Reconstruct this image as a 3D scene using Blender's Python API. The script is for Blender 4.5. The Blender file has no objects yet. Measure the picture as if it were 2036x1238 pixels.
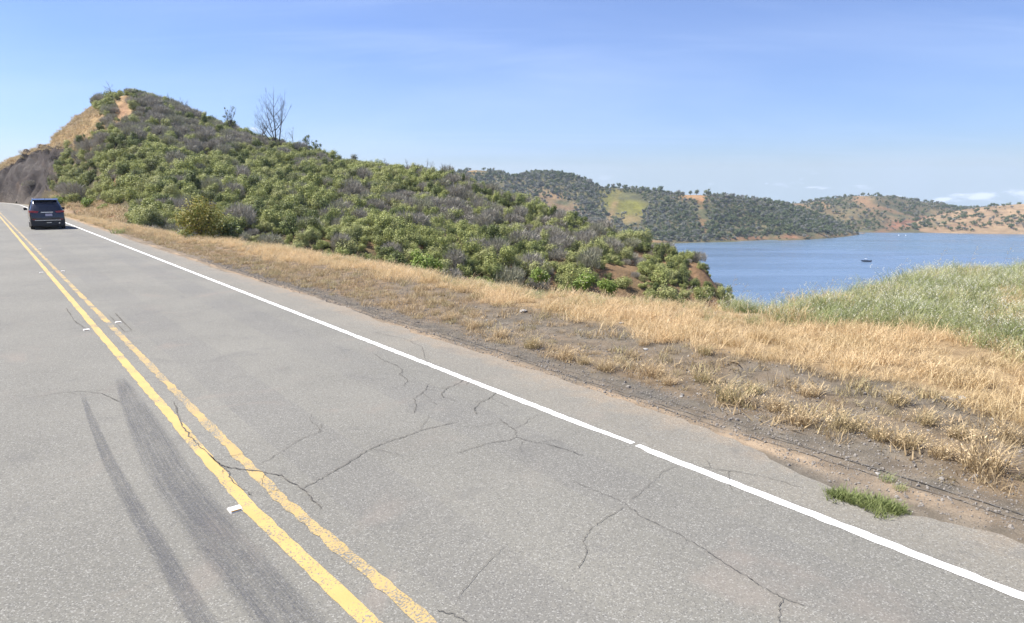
import bpy, math, random
import numpy as np
from mathutils import Vector, noise as mnoise
random.seed(7); rng = np.random.default_rng(7)
scene = bpy.context.scene
COL = scene.collection
R = math.radians
# ------------------------------------------------------------------ camera, sky, sun, exposure
F = 1300.0; CX = 1018.0; CY = 619.0; YH = 372.0; H = 2.6
PITCH = math.atan((CY - YH) / F)
SUN_AZ = R(-80); SUN_EL = R(56)
cam_d = bpy.data.cameras.new('camera'); cam = bpy.data.objects.new('camera', cam_d); bpy.context.scene.collection.objects.link(cam)
cam_d.sensor_width = 36; cam_d.lens = 36 * F / 2036; cam_d.clip_start = 0.1; cam_d.clip_end = 12000
cam.location = (0, 0, H); cam.rotation_euler = (math.pi / 2 - PITCH, 0, 0)
scene.camera = cam
world = bpy.data.worlds.new('World'); scene.world = world; world.use_nodes = True
scene.view_settings.view_transform = 'Standard'; scene.view_settings.look = 'None'
scene.view_settings.gamma = 1; scene.view_settings.use_curve_mapping = False
scene.view_settings.exposure = 1.03
SKY_STRENGTH = 0.059
sun_d = bpy.data.lights.new('sun', 'SUN'); sun_d.energy = 5.0; sun_d.angle = R(0.53); sun_d.color = (1, 0.955, 0.89)
sun = bpy.data.objects.new('sun', sun_d); bpy.context.scene.collection.objects.link(sun)
sdir = Vector((math.sin(SUN_AZ) * math.cos(SUN_EL), math.cos(SUN_AZ) * math.cos(SUN_EL), math.sin(SUN_EL)))
sun.rotation_euler = sdir.to_track_quat('Z', 'Y').to_euler(); sun.location = (0, 0, 60)

class NT:
    """small node-tree helper"""
    def __init__(s, tree): s.t = tree; s.n = tree.nodes; s.l = tree.links
    def node(s, typ, ins=None, **kw):
        nd = s.n.new(typ)
        for k, v in kw.items(): setattr(nd, k, v)
        if ins:
            for k, v in ins.items(): s.put(nd.inputs[k], v)
        return nd
    def put(s, sock, v):
        if isinstance(v, bpy.types.NodeSocket): s.l.new(v, sock)
        else:
            if isinstance(v, (tuple, list)) and len(v) == 3 and sock.type == 'RGBA': v = (*v, 1)
            sock.default_value = v
    def math(s, op, a, b=0.0, c=0.0, clamp=False):
        nd = s.n.new('ShaderNodeMath'); nd.operation = op; nd.use_clamp = clamp
        s.put(nd.inputs[0], a); s.put(nd.inputs[1], b); s.put(nd.inputs[2], c)
        return nd.outputs[0]
    def noise(s, vec, scale, detail=4, rough=0.55, dist=0.0):
        nd = s.n.new('ShaderNodeTexNoise'); s.put(nd.inputs['Vector'], vec)
        nd.inputs['Scale'].default_value = scale; nd.inputs['Detail'].default_value = detail
        nd.inputs['Roughness'].default_value = rough; nd.inputs['Distortion'].default_value = dist
        return nd.outputs['Fac']
    def ramp(s, fac, lo, hi, a=0.0, b=1.0):
        nd = s.n.new('ShaderNodeMapRange'); nd.clamp = True; nd.interpolation_type = 'SMOOTHSTEP'
        s.put(nd.inputs[0], fac)
        for i, v in enumerate((lo, hi, a, b)): nd.inputs[i + 1].default_value = v
        return nd.outputs[0]
    def mix(s, fac, a, b, mode='MIX'):
        nd = s.n.new('ShaderNodeMix'); nd.data_type = 'RGBA'; nd.blend_type = mode
        s.put(nd.inputs[0], fac); s.put(nd.inputs[6], a); s.put(nd.inputs[7], b)
        return nd.outputs[2]
    def map(s, vec, scale=(1, 1, 1), rot=(0, 0, 0)):
        nd = s.n.new('ShaderNodeMapping'); s.put(nd.inputs['Vector'], vec)
        nd.inputs['Scale'].default_value = scale; nd.inputs['Rotation'].default_value = rot
        return nd.outputs[0]
    def bump(s, h, strength, dist):
        nd = s.n.new('ShaderNodeBump'); s.put(nd.inputs['Height'], h)
        nd.inputs['Strength'].default_value = strength; nd.inputs['Distance'].default_value = dist
        return nd.outputs[0]

w = NT(world.node_tree); w.n.clear()
tc = w.node('ShaderNodeTexCoord').outputs['Generated']
sp = w.node('ShaderNodeSeparateXYZ', {0: tc})
zc = w.math('MAXIMUM', sp.outputs[2], 0.03)          # the far hills sit below eye level: keep horizon sky down there
vec = w.node('ShaderNodeCombineXYZ', {0: sp.outputs[0], 1: sp.outputs[1], 2: zc}).outputs[0]
sky = w.node('ShaderNodeTexSky', {'Vector': vec}, sky_type='NISHITA', sun_disc=False, sun_elevation=SUN_EL,
             sun_rotation=SUN_AZ % (2 * math.pi), altitude=130, air_density=1.0, dust_density=0.5, ozone_density=2.2)
# thin cirrus veil and wisps: a cloud layer seen at v.xy / v.z
zz = w.math('ADD', zc, 0.09)
px_ = w.math('DIVIDE', sp.outputs[0], zz); py_ = w.math('DIVIDE', sp.outputs[1], zz)
pl = w.node('ShaderNodeCombineXYZ', {0: px_, 1: py_, 2: 0.0}).outputs[0]
veil = w.ramp(w.noise(w.map(pl, (0.22, 0.30, 1)), 1.0, 5, 0.5, 0.4), 0.33, 0.78)
streak = w.noise(w.map(pl, (0.25, 1.1, 1), (0, 0, R(25))), 1.0, 7, 0.6, 0.6)
streak = w.ramp(streak, 0.52, 0.80, 0, 0.45)
# small fair-weather puffs low over the hills
lowm = w.math('MULTIPLY', w.ramp(sp.outputs[2], 0.005, 0.035, 1.0, 0.0), w.ramp(sp.outputs[2], -0.05, -0.02, 0.0, 1.0))
puff = w.noise(w.map(tc, (11, 11, 55)), 1.0, 6, 0.6, 0.2)
puff = w.math('MULTIPLY', w.math('MULTIPLY', w.ramp(puff, 0.52, 0.66, 0, 0.8), w.ramp(w.noise(tc, 3.1, 2), 0.48, 0.58)), lowm)
azm = w.math('ARCTAN2', sp.outputs[0], sp.outputs[1]); pn = w.noise(w.map(tc, (26, 26, 90)), 1.0, 5, 0.62, 0.3)
for (qx, qy, sa, se) in ((1950, 390, 62, 13), (1880, 396, 40, 8), (2040, 384, 55, 12), (1792, 390, 16, 6), (1411, 365, 13, 3.5), (1524, 364, 9, 4), (505, 255, 16, 7), (1620, 372, 30, 4), (2160, 380, 60, 16)):
    vx_ = (qx - 1018.0); up_ = 619.0 - qy; fy_ = F * math.cos(PITCH) + up_ * math.sin(PITCH); fz_ = -F * math.sin(PITCH) + up_ * math.cos(PITCH); ln_ = math.sqrt(vx_ ** 2 + fy_ ** 2 + fz_ ** 2)
    da = w.math('DIVIDE', w.math('SUBTRACT', azm, math.atan2(vx_, fy_)), sa / 1300.0); de = w.math('DIVIDE', w.math('SUBTRACT', sp.outputs[2], fz_ / ln_), se / 1300.0)
    dd = w.math('SQRT', w.math('ADD', w.math('MULTIPLY', da, da), w.math('MULTIPLY', de, de)))
    pm = w.ramp(w.math('ADD', dd, w.math('MULTIPLY', w.math('SUBTRACT', 0.62, pn), 3.2)), 1.25, 0.35, 0.0, 0.75); puff = w.math('MAXIMUM', puff, pm)
cl = w.math('MAXIMUM', w.math('ADD', w.math('MULTIPLY', veil, 0.42), w.math('MULTIPLY', streak, 0.45)), puff, clamp=True)
glow = w.node('ShaderNodeVectorMath', {0: tc, 1: tuple(sdir)}, operation='DOT_PRODUCT').outputs['Value']
clc = w.mix(w.ramp(glow, 0.2, 1.0), (6.2, 7.5, 10.2, 1), (8.4, 9.6, 11.8, 1)); clc = w.mix(puff, clc, (9.6, 10.2, 11.6, 1))
skyb = w.mix(1.0, sky.outputs[0], (0.86, 0.98, 1.38, 1), 'MULTIPLY')     # clear dry-air blue
skyc = w.mix(cl, skyb, clc)
bg = w.node('ShaderNodeBackground', {'Color': skyc, 'Strength': SKY_STRENGTH})
wo = w.node('ShaderNodeOutputWorld'); w.l.new(bg.outputs[0], wo.inputs[0])

# ------------------------------------------------------------------ geometry of the view (photograph pixels -> the place)
def ray(x, y):
    X = x - CX; up = -(y - CY)
    return np.array([X, F * math.cos(PITCH) + up * math.sin(PITCH), -F * math.sin(PITCH) + up * math.cos(PITCH)])
def G(x, y, z=0.0):
    v = ray(x, y); t = (z - H) / v[2]; return v[0] * t, v[1] * t
def atr(x, y, r):
    v = ray(x, y); k = r / math.hypot(v[0], v[1]); return v[0] * k, v[1] * k, H + v[2] * k
def proj(x, y, z):
    z = z - H; c, s = math.cos(PITCH), math.sin(PITCH)
    d = y * c - z * s; up = y * s + z * c
    d = np.maximum(d, 1e-3) if isinstance(d, np.ndarray) else max(d, 1e-3)
    return CX + F * x / d, CY - F * up / d
TH = math.atan((CX + 50) * math.cos(PITCH) / F)
U = np.array([-math.sin(TH), math.cos(TH)]); N = np.array([math.cos(TH), math.sin(TH)])
S0, RAD = 118.0, 150.0
def W(s, n):
    """road coordinates: s along, n to the right; straight, then bending left"""
    s = np.asarray(s, float); n = np.asarray(n, float)
    a = np.maximum(s - S0, 0) / RAD; ss = np.minimum(s, S0)
    x = ss * U[0] + n * N[0]; y = ss * U[1] + n * N[1]
    cx = S0 * U[0] - RAD * N[0]; cy = S0 * U[1] - RAD * N[1]
    xa = cx + (RAD + n) * (np.cos(a) * N[0] + np.sin(a) * U[0]); ya = cy + (RAD + n) * (np.cos(a) * N[1] + np.sin(a) * U[1])
    m = s > S0
    return np.where(m, xa, x), np.where(m, ya, y)
def SN(x, y, z=0.0):
    a, b = G(x, y, z); return a * U[0] + b * U[1], a * N[0] + b * N[1]

def vnoise(x, y, scale, seed=0, octaves=4):
    """vectorised value noise, -1..1"""
    x = np.asarray(x, float) / scale; y = np.asarray(y, float) / scale; out = np.zeros(np.broadcast(x, y).shape); amp = 1; tot = 0
    def h(i, j, k):
        v = np.sin(i * 127.1 + j * 311.7 + k * 74.7) * 43758.5453; return v - np.floor(v)
    for o in range(octaves):
        xi = np.floor(x); yi = np.floor(y); fx = x - xi; fy = y - yi
        fx = fx * fx * (3 - 2 * fx); fy = fy * fy * (3 - 2 * fy); k = seed + o * 13.3
        v = (h(xi, yi, k) * (1 - fx) + h(xi + 1, yi, k) * fx) * (1 - fy) + (h(xi, yi + 1, k) * (1 - fx) + h(xi + 1, yi + 1, k) * fx) * fy
        out += amp * (2 * v - 1); tot += amp; amp *= 0.5; x = x * 2.03 + 5.1; y = y * 2.03 + 1.7
    return out / tot

# ------------------------------------------------------------------ mesh and object helpers
def mesh_np(name, V, Q, smooth=False, attrs=None, uv=None):
    V = np.asarray(V, np.float32); me = bpy.data.meshes.new(name)
    Q = np.asarray(Q, np.int32); k = Q.shape[1]
    me.vertices.add(len(V)); me.vertices.foreach_set('co', V.ravel())
    me.loops.add(Q.size); me.loops.foreach_set('vertex_index', Q.ravel())
    me.polygons.add(len(Q)); me.polygons.foreach_set('loop_start', np.arange(0, Q.size, k, dtype=np.int32))
    me.polygons.foreach_set('loop_total', np.full(len(Q), k, np.int32))
    if smooth: me.polygons.foreach_set('use_smooth', np.ones(len(Q), bool))
    if attrs:
        for nm, c in attrs.items():
            c = np.asarray(c, np.float32)
            if c.ndim == 1: me.attributes.new(nm, 'FLOAT', 'POINT').data.foreach_set('value', c)
            else:
                a = me.attributes.new(nm, 'FLOAT_COLOR', 'POINT')
                a.data.foreach_set('color', np.hstack([c, np.ones((len(c), 1), np.float32)]).ravel())
    if uv is not None:
        l = me.uv_layers.new(name='UVMap'); l.data.foreach_set('uv', np.asarray(uv, np.float32)[Q.ravel()].ravel())
    me.update(); me.validate(); return me
def grid_faces(a, b):
    i = np.arange(a - 1)[:, None] * b + np.arange(b - 1)[None, :]
    return np.stack([i, i + b, i + b + 1, i + 1], -1).reshape(-1, 4)
def link(name, me, mat=None, parent=None, loc=None):
    o = bpy.data.objects.new(name, me); bpy.context.scene.collection.objects.link(o)
    if mat is not None and me is not None:
        for m in (mat if isinstance(mat, (list, tuple)) else [mat]): me.materials.append(m)
    if parent: o.parent = parent
    if loc is not None: o.location = loc
    return o
def tag(o, label=None, cat=None, group=None, kind=None):
    if label: o['label'] = label
    if cat: o['category'] = cat
    if group: o['group'] = group
    if kind: o['kind'] = kind
    return o
def empty(name, loc, label, cat, rz=0, group=None):
    o = link(name, None, loc=loc); o.rotation_euler = (0, 0, rz); o.empty_display_size = 0.3
    return tag(o, label, cat, group)

class MB:
    def __init__(s): s.v = []; s.f = []; s.m = []
    def poly(s, pts, mi=0):
        k = len(s.v); s.v += [tuple(p) for p in pts]; s.f.append(tuple(range(k, k + len(pts)))); s.m.append(mi)
    def box(s, c, d, mi=0, rz=0):
        x, y, z = c; a, b, h = d[0] / 2, d[1] / 2, d[2] / 2; k = len(s.v); cs, sn = math.cos(rz), math.sin(rz)
        for dx, dy, dz in ((-a, -b, -h), (a, -b, -h), (a, b, -h), (-a, b, -h), (-a, -b, h), (a, -b, h), (a, b, h), (-a, b, h)):
            s.v.append((x + dx * cs - dy * sn, y + dx * sn + dy * cs, z + dz))
        for f in ((0, 3, 2, 1), (4, 5, 6, 7), (0, 1, 5, 4), (1, 2, 6, 5), (2, 3, 7, 6), (3, 0, 4, 7)):
            s.f.append(tuple(k + i for i in f)); s.m.append(mi)
    def tube(s, p0, p1, r0, r1, n=5, mi=0, caps=True):
        p0 = Vector(p0); p1 = Vector(p1); d = (p1 - p0)
        if d.length < 1e-6: return
        q = d.to_track_quat('Z', 'Y'); k = len(s.v)
        for p, r in ((p0, r0), (p1, r1)):
            for i in range(n):
                a = 2 * math.pi * i / n; s.v.append(tuple(p + q @ Vector((r * math.cos(a), r * math.sin(a), 0))))
        for i in range(n):
            j = (i + 1) % n; s.f.append((k + i, k + j, k + n + j, k + n + i)); s.m.append(mi)
        if caps:
            s.f.append(tuple(k + n - 1 - i for i in range(n))); s.m.append(mi)
            s.f.append(tuple(k + n + i for i in range(n))); s.m.append(mi)
    def loft(s, secs, mi=0, closed=True, caps=True):
        k = len(s.v); n = len(secs[0])
        for c in secs: s.v += [tuple(p) for p in c]
        for i in range(len(secs) - 1):
            for j in range(n if closed else n - 1):
                j2 = (j + 1) % n; s.f.append((k + i * n + j, k + i * n + j2, k + (i + 1) * n + j2, k + (i + 1) * n + j)); s.m.append(mi)
        if caps:
            s.f.append(tuple(k + n - 1 - j for j in range(n))); s.m.append(mi)
            b = k + (len(secs) - 1) * n; s.f.append(tuple(b + j for j in range(n))); s.m.append(mi)
    def mesh(s, name, smooth=False):
        me = bpy.data.meshes.new(name); me.from_pydata(s.v, [], s.f); me.polygons.foreach_set('material_index', s.m)
        if smooth: me.polygons.foreach_set('use_smooth', [True] * len(s.f))
        me.update(); return me
    def build(s, name, mat, parent=None, smooth=False, loc=None): return link(name, s.mesh(name, smooth), mat, parent, loc)

# ------------------------------------------------------------------ materials
MATS = {}
def mat(name):
    m = bpy.data.materials.new(name); m.use_nodes = True; t = NT(m.node_tree); t.n.clear()
    t.out = t.node('ShaderNodeOutputMaterial'); return m, t
def pbr(t, color, rough=0.8, spec=0.3, normal=None, **kw):
    b = t.node('ShaderNodeBsdfPrincipled', {'Base Color': color, 'Roughness': rough, 'Specular IOR Level': spec})
    if normal is not None: t.l.new(normal, b.inputs['Normal'])
    for k, v in kw.items(): t.put(b.inputs[k.replace('_', ' ')], v)
    t.l.new(b.outputs[0], t.out.inputs[0]); return b
def plain(name, color, rough=0.6, spec=0.4, var=0.12, scale=6.0, **kw):
    m, t = mat(name); P = t.node('ShaderNodeTexCoord').outputs['Object']
    n = t.noise(P, scale, 4)
    c = t.mix(t.ramp(n, 0.3, 0.7), tuple(x * (1 - var) for x in color), tuple(min(1, x * (1 + var)) for x in color))
    pbr(t, c, rough, spec, **kw); return m
def geo_pos(t): return t.node('ShaderNodeNewGeometry').outputs['Position']
def uv_of(t):
    u = t.node('ShaderNodeUVMap'); s = t.node('ShaderNodeSeparateXYZ', {0: u.outputs[0]}); return u.outputs[0], s.outputs[0], s.outputs[1]

def asphalt_color(t, P, nn, ss):
    """weathered asphalt: aggregate speckle, faint wheel-track polish, lighter dusty shoulder. nn = metres across"""
    fine = t.noise(P, 85, 2, 0.7); mid = t.noise(P, 28, 3, 0.6); big = t.noise(P, 0.35, 4, 0.55)
    base = t.mix(t.ramp(big, 0.3, 0.7), (0.150, 0.144, 0.124), (0.184, 0.176, 0.150))
    tan = t.mix(t.ramp(t.noise(P, 0.9, 4), 0.35, 0.75), (0.175, 0.163, 0.135), (0.200, 0.184, 0.150))
    edge = t.math('ADD', nn, t.math('MULTIPLY', t.math('SUBTRACT', t.noise(P, 2.0, 3), 0.5), 0.35))
    base = t.mix(t.ramp(edge, 4.85, 5.15), base, tan)
    sand = t.ramp(t.math('ADD', nn, t.math('MULTIPLY', t.math('SUBTRACT', t.noise(P, 2.6, 4), 0.5), 1.1)), 5.45, 6.0)
    base = t.mix(t.math('MULTIPLY', sand, 0.75), base, (0.245, 0.196, 0.138))
    track = t.math('ADD', t.math('MULTIPLY', t.math('COMPARE', nn, 2.4, 0.34), 1.0), t.math('MULTIPLY', t.math('COMPARE', nn, 4.1, 0.34), 1.0))
    base = t.mix(t.math('MULTIPLY', t.ramp(t.math('MULTIPLY', track, t.noise(P, 0.5, 3)), 0.2, 0.7), 0.38), base, (0.125, 0.121, 0.114))
    vor = t.node('ShaderNodeTexVoronoi', {'Vector': P, 'Scale': 115.0}); vd = t.node('ShaderNodeSeparateColor', {0: vor.outputs['Color']}).outputs[0]
    base = t.mix(t.math('MULTIPLY', t.ramp(vd, 0.80, 0.97), 0.48), base, (0.38, 0.37, 0.34))
    base = t.mix(t.math('MULTIPLY', t.ramp(vd, 0.22, 0.04), 0.50), base, (0.060, 0.058, 0.056))
    base = t.mix(t.ramp(mid, 0.35, 0.7, 0.0, 0.25), base, (0.10, 0.10, 0.098))
    blot = t.ramp(t.noise(P, 1.3, 5, 0.68, 0.6), 0.55, 0.70, 0, 0.36); base = t.mix(blot, base, (0.105, 0.102, 0.097))
    stain = t.ramp(t.noise(t.map(P, (1, 1, 1)), 0.8, 5, 0.6, 0.8), 0.56, 0.72, 0, 0.35)
    base = t.mix(stain, base, (0.22, 0.185, 0.155))
    return base, t.math('ADD', t.math('MULTIPLY', fine, 0.6), t.math('MULTIPLY', vd, 0.4))
m, t = mat('asphalt'); uv, nn, ss = uv_of(t); P = geo_pos(t)
c, h = asphalt_color(t, P, nn, ss); pbr(t, c, 0.88, 0.25, t.bump(h, 0.5, 0.006)); MATS['asphalt'] = m
def paint(name, color, wear_lo, wear_hi):
    m, t = mat(name); uv, nn, ss = uv_of(t); P = geo_pos(t)
    ac, h = asphalt_color(t, P, nn, ss)
    dirt = t.mix(t.ramp(t.noise(P, 3.0, 4), 0.35, 0.75, 0, 0.35), color, tuple(x * 0.72 for x in color))
    wn = t.math('ADD', t.math('MULTIPLY', t.noise(P, 60, 3, 0.7), 0.55), t.math('MULTIPLY', t.noise(P, 1.6, 3, 0.6), 0.45))
    wr = t.ramp(wn, wear_lo, wear_hi)
    pbr(t, t.mix(wr, dirt, ac), 0.75, 0.3, t.bump(h, 0.35, 0.005)); MATS[name] = m
paint('white_paint', (0.74, 0.735, 0.71), 0.585, 0.655)
paint('yellow_paint', (0.45, 0.315, 0.115), 0.535, 0.60)
paint('worn_yellow_paint', (0.40, 0.285, 0.115), 0.475, 0.56)
m, t = mat('crack_shadow'); P = geo_pos(t)  # dark tone of the road cracks and edge seams, mottled by noise
pbr(t, t.mix(t.ramp(t.noise(P, 30, 3), 0.4, 0.65), (0.080, 0.075, 0.068), (0.150, 0.140, 0.122)), 0.95, 0.1); MATS['crack'] = m
m, t = mat('tyre_rubber_mark'); u = t.node('ShaderNodeUVMap'); s_ = t.node('ShaderNodeSeparateXYZ', {0: u.outputs[0]}); P = geo_pos(t)
across = s_.outputs[0]; along = s_.outputs[1]
e = t.math('MULTIPLY', t.ramp(across, 0.0, 0.22), t.ramp(across, 1.0, 0.78))
lines = t.noise(t.map(u.outputs[0], (26, 0.35, 1)), 1.0, 4, 0.75)
grain = t.noise(P, 45, 3, 0.7)
al = t.math('MULTIPLY', e, t.ramp(along, 0.0, 0.9)); al = t.math('MULTIPLY', al, t.ramp(lines, 0.30, 0.66, 0.22, 0.85))
al = t.math('MULTIPLY', al, t.ramp(grain, 0.32, 0.62, 0.45, 1.0)); al = t.math('MULTIPLY', al, t.ramp(t.noise(t.map(u.outputs[0], (1.5, 1.1, 1)), 1.0, 3, 0.6), 0.25, 0.65, 0.30, 0.62))
d = t.node('ShaderNodeBsdfPrincipled', {'Base Color': (0.055, 0.058, 0.072, 1), 'Roughness': 0.75})
tr = t.node('ShaderNodeBsdfTransparent'); mx = t.node('ShaderNodeMixShader', {0: al, 1: tr.outputs[0], 2: d.outputs[0]})
t.l.new(mx.outputs[0], t.out.inputs[0]); MATS['skid'] = m

def terrain_mat(name, s_big, s_small, bump_d, var=0.35):
    """ground whose local colour comes from what grows or lies there, with grain on top"""
    m, t = mat(name); P = geo_pos(t); a = t.node('ShaderNodeAttribute', attribute_name='soil').outputs['Color']
    n1 = t.noise(P, s_big, 6, 0.65); n2 = t.noise(P, s_small, 4, 0.7)
    c = t.mix(t.ramp(n1, 0.3, 0.72), t.mix(1.0, a, (1 - var,) * 3, 'MULTIPLY'), t.mix(1.0, a, (1 + var * .6,) * 3, 'MULTIPLY'))
    c = t.mix(t.ramp(n2, 0.35, 0.7, 0, 0.6), c, t.mix(1.0, a, (0.62, 0.60, 0.58, 1), 'MULTIPLY'))
    pbr(t, c, 0.95, 0.15, t.bump(t.math('ADD', t.math('MULTIPLY', n1, 0.6), t.math('MULTIPLY', n2, 0.4)), 0.9, bump_d)); return m
MATS['verge'] = terrain_mat('verge_soil', 4.0, 45.0, 0.045, 0.35)
MATS['slope'] = terrain_mat('hillside_soil', 0.5, 4.0, 0.35)
MATS['far'] = terrain_mat('far_hill_soil', 0.05, 0.35, 3.0)
def leaf_mat(name, ca, cb, cc=None, trans=0.25, rough=0.6, nscale=1.2):
    """leaves: island-to-island and plant-to-plant colour variation"""
    m, t = mat(name); g = t.node('ShaderNodeNewGeometry'); oi = t.node('ShaderNodeObjectInfo')
    isl = g.outputs['Random Per Island']; rnd = oi.outputs['Random']
    c = t.mix(isl, ca, cb)
    if cc: c = t.mix(t.ramp(rnd, 0.45, 1.0, 0, 0.75), c, cc)
    c = t.mix(t.ramp(t.noise(g.outputs['Position'], nscale, 3), 0.35, 0.7, 0, 0.35), c, t.mix(1.0, c, (0.62, 0.68, 0.6, 1), 'MULTIPLY'))
    b = t.node('ShaderNodeBsdfPrincipled', {'Base Color': c, 'Roughness': rough, 'Specular IOR Level': 0.25})
    tl = t.node('ShaderNodeBsdfTranslucent', {'Color': c})
    mx = t.node('ShaderNodeMixShader', {0: trans, 1: b.outputs[0], 2: tl.outputs[0]}); t.l.new(mx.outputs[0], t.out.inputs[0]); return m
MATS['green_leaf'] = leaf_mat('chaparral_leaf', (0.14, 0.165, 0.045), (0.50, 0.52, 0.185), (0.37, 0.37, 0.165))
MATS['dark_leaf'] = leaf_mat('dark_evergreen_leaf', (0.065, 0.09, 0.028), (0.24, 0.275, 0.085), (0.18, 0.19, 0.075))
MATS['bright_leaf'] = leaf_mat('bright_green_leaf', (0.13, 0.20, 0.035), (0.30, 0.37, 0.09), None, 0.35)
MATS['grey_twig'] = leaf_mat('scorched_grey_twigs', (0.20, 0.18, 0.15), (0.47, 0.43, 0.36), (0.31, 0.31, 0.19), 0.12)
MATS['orange_leaf'] = leaf_mat('tawny_leaf', (0.16, 0.19, 0.035), (0.36, 0.29, 0.075), None, 0.3)
MATS['oak_leaf'] = leaf_mat('oak_leaf', (0.050, 0.075, 0.028), (0.15, 0.185, 0.07), (0.16, 0.18, 0.09), 0.15, nscale=0.05)
MATS['ash_leaf'] = leaf_mat('far_grey_scrub', (0.12, 0.13, 0.10), (0.27, 0.27, 0.215), (0.24, 0.225, 0.20), 0.1, nscale=0.05)
MATS['straw'] = leaf_mat('dry_straw', (0.50, 0.365, 0.195), (0.84, 0.67, 0.42), (0.64, 0.47, 0.27), 0.35, nscale=0.6)
MATS['brown_straw'] = leaf_mat('brown_straw', (0.30, 0.215, 0.12), (0.60, 0.46, 0.28), (0.38, 0.33, 0.175), 0.3, nscale=0.9)
MATS['grass'] = leaf_mat('green_grass_blade', (0.18, 0.215, 0.085), (0.41, 0.44, 0.20), (0.52, 0.47, 0.25), 0.35, nscale=0.5)
MATS['lush'] = leaf_mat('lush_grass_blade', (0.12, 0.155, 0.045), (0.30, 0.33, 0.13), None, 0.3, nscale=2)
MATS['oat'] = leaf_mat('pale_oat_spikelet', (0.60, 0.57, 0.44), (0.80, 0.77, 0.64), None, 0.35)
MATS['bark'] = plain('grey_bark', (0.15, 0.13, 0.12), 0.9, 0.1, 0.35, 5)
MATS['burnt'] = plain('charred_bark', (0.075, 0.066, 0.062), 0.9, 0.1, 0.35, 5)
MATS['stone'] = plain('roadside_stone', (0.215, 0.195, 0.172), 0.9, 0.2, 0.4, 9)
MATS['pale_stone'] = plain('pale_stone', (0.33, 0.315, 0.29), 0.8, 0.2, 0.12, 9)

# ------------------------------------------------------------------ scatter by geometry nodes
def src_collection(name, meshes):
    c = bpy.data.collections.new(name)
    for i, me in enumerate(meshes):
        c.objects.link(bpy.data.objects.new('%s_%02d' % (name, i), me))
    return c
def scatter(name, pts, rots, scls, idx, coll, kind='stuff', label=None, cat=None):
    n = len(pts); me = bpy.data.meshes.new(name); me.vertices.add(n); me.vertices.foreach_set('co', np.asarray(pts, np.float32).ravel())
    me.attributes.new('rot', 'FLOAT_VECTOR', 'POINT').data.foreach_set('vector', np.asarray(rots, np.float32).ravel())
    me.attributes.new('scl', 'FLOAT_VECTOR', 'POINT').data.foreach_set('vector', np.asarray(scls, np.float32).ravel())
    me.attributes.new('idx', 'INT', 'POINT').data.foreach_set('value', np.asarray(idx, np.int32)); me.update()
    o = link(name, me); tag(o, label, cat, None, kind)
    ng = bpy.data.node_groups.new(name, 'GeometryNodeTree')
    ng.interface.new_socket('Geometry', in_out='INPUT', socket_type='NodeSocketGeometry')
    ng.interface.new_socket('Geometry', in_out='OUTPUT', socket_type='NodeSocketGeometry')
    g = NT(ng); gi = g.node('NodeGroupInput'); go = g.node('NodeGroupOutput')
    ci = g.node('GeometryNodeCollectionInfo', transform_space='ORIGINAL'); ci.inputs['Collection'].default_value = coll
    ci.inputs['Separate Children'].default_value = True; ci.inputs['Reset Children'].default_value = True
    def at(nm, dt):
        a = g.node('GeometryNodeInputNamedAttribute', data_type=dt); a.inputs['Name'].default_value = nm
        return [s for s in a.outputs if s.enabled and s.name == 'Attribute'][0]
    ip = g.node('GeometryNodeInstanceOnPoints'); ip.inputs['Pick Instance'].default_value = True
    g.l.new(gi.outputs[0], ip.inputs['Points']); g.l.new(ci.outputs[0], ip.inputs['Instance'])
    g.l.new(at('idx', 'INT'), ip.inputs['Instance Index']); g.l.new(at('rot', 'FLOAT_VECTOR'), ip.inputs['Rotation']); g.l.new(at('scl', 'FLOAT_VECTOR'), ip.inputs['Scale'])
    g.l.new(ip.outputs[0], go.inputs[0])
    md = o.modifiers.new('scatter', 'NODES'); md.node_group = ng; return o

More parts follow.
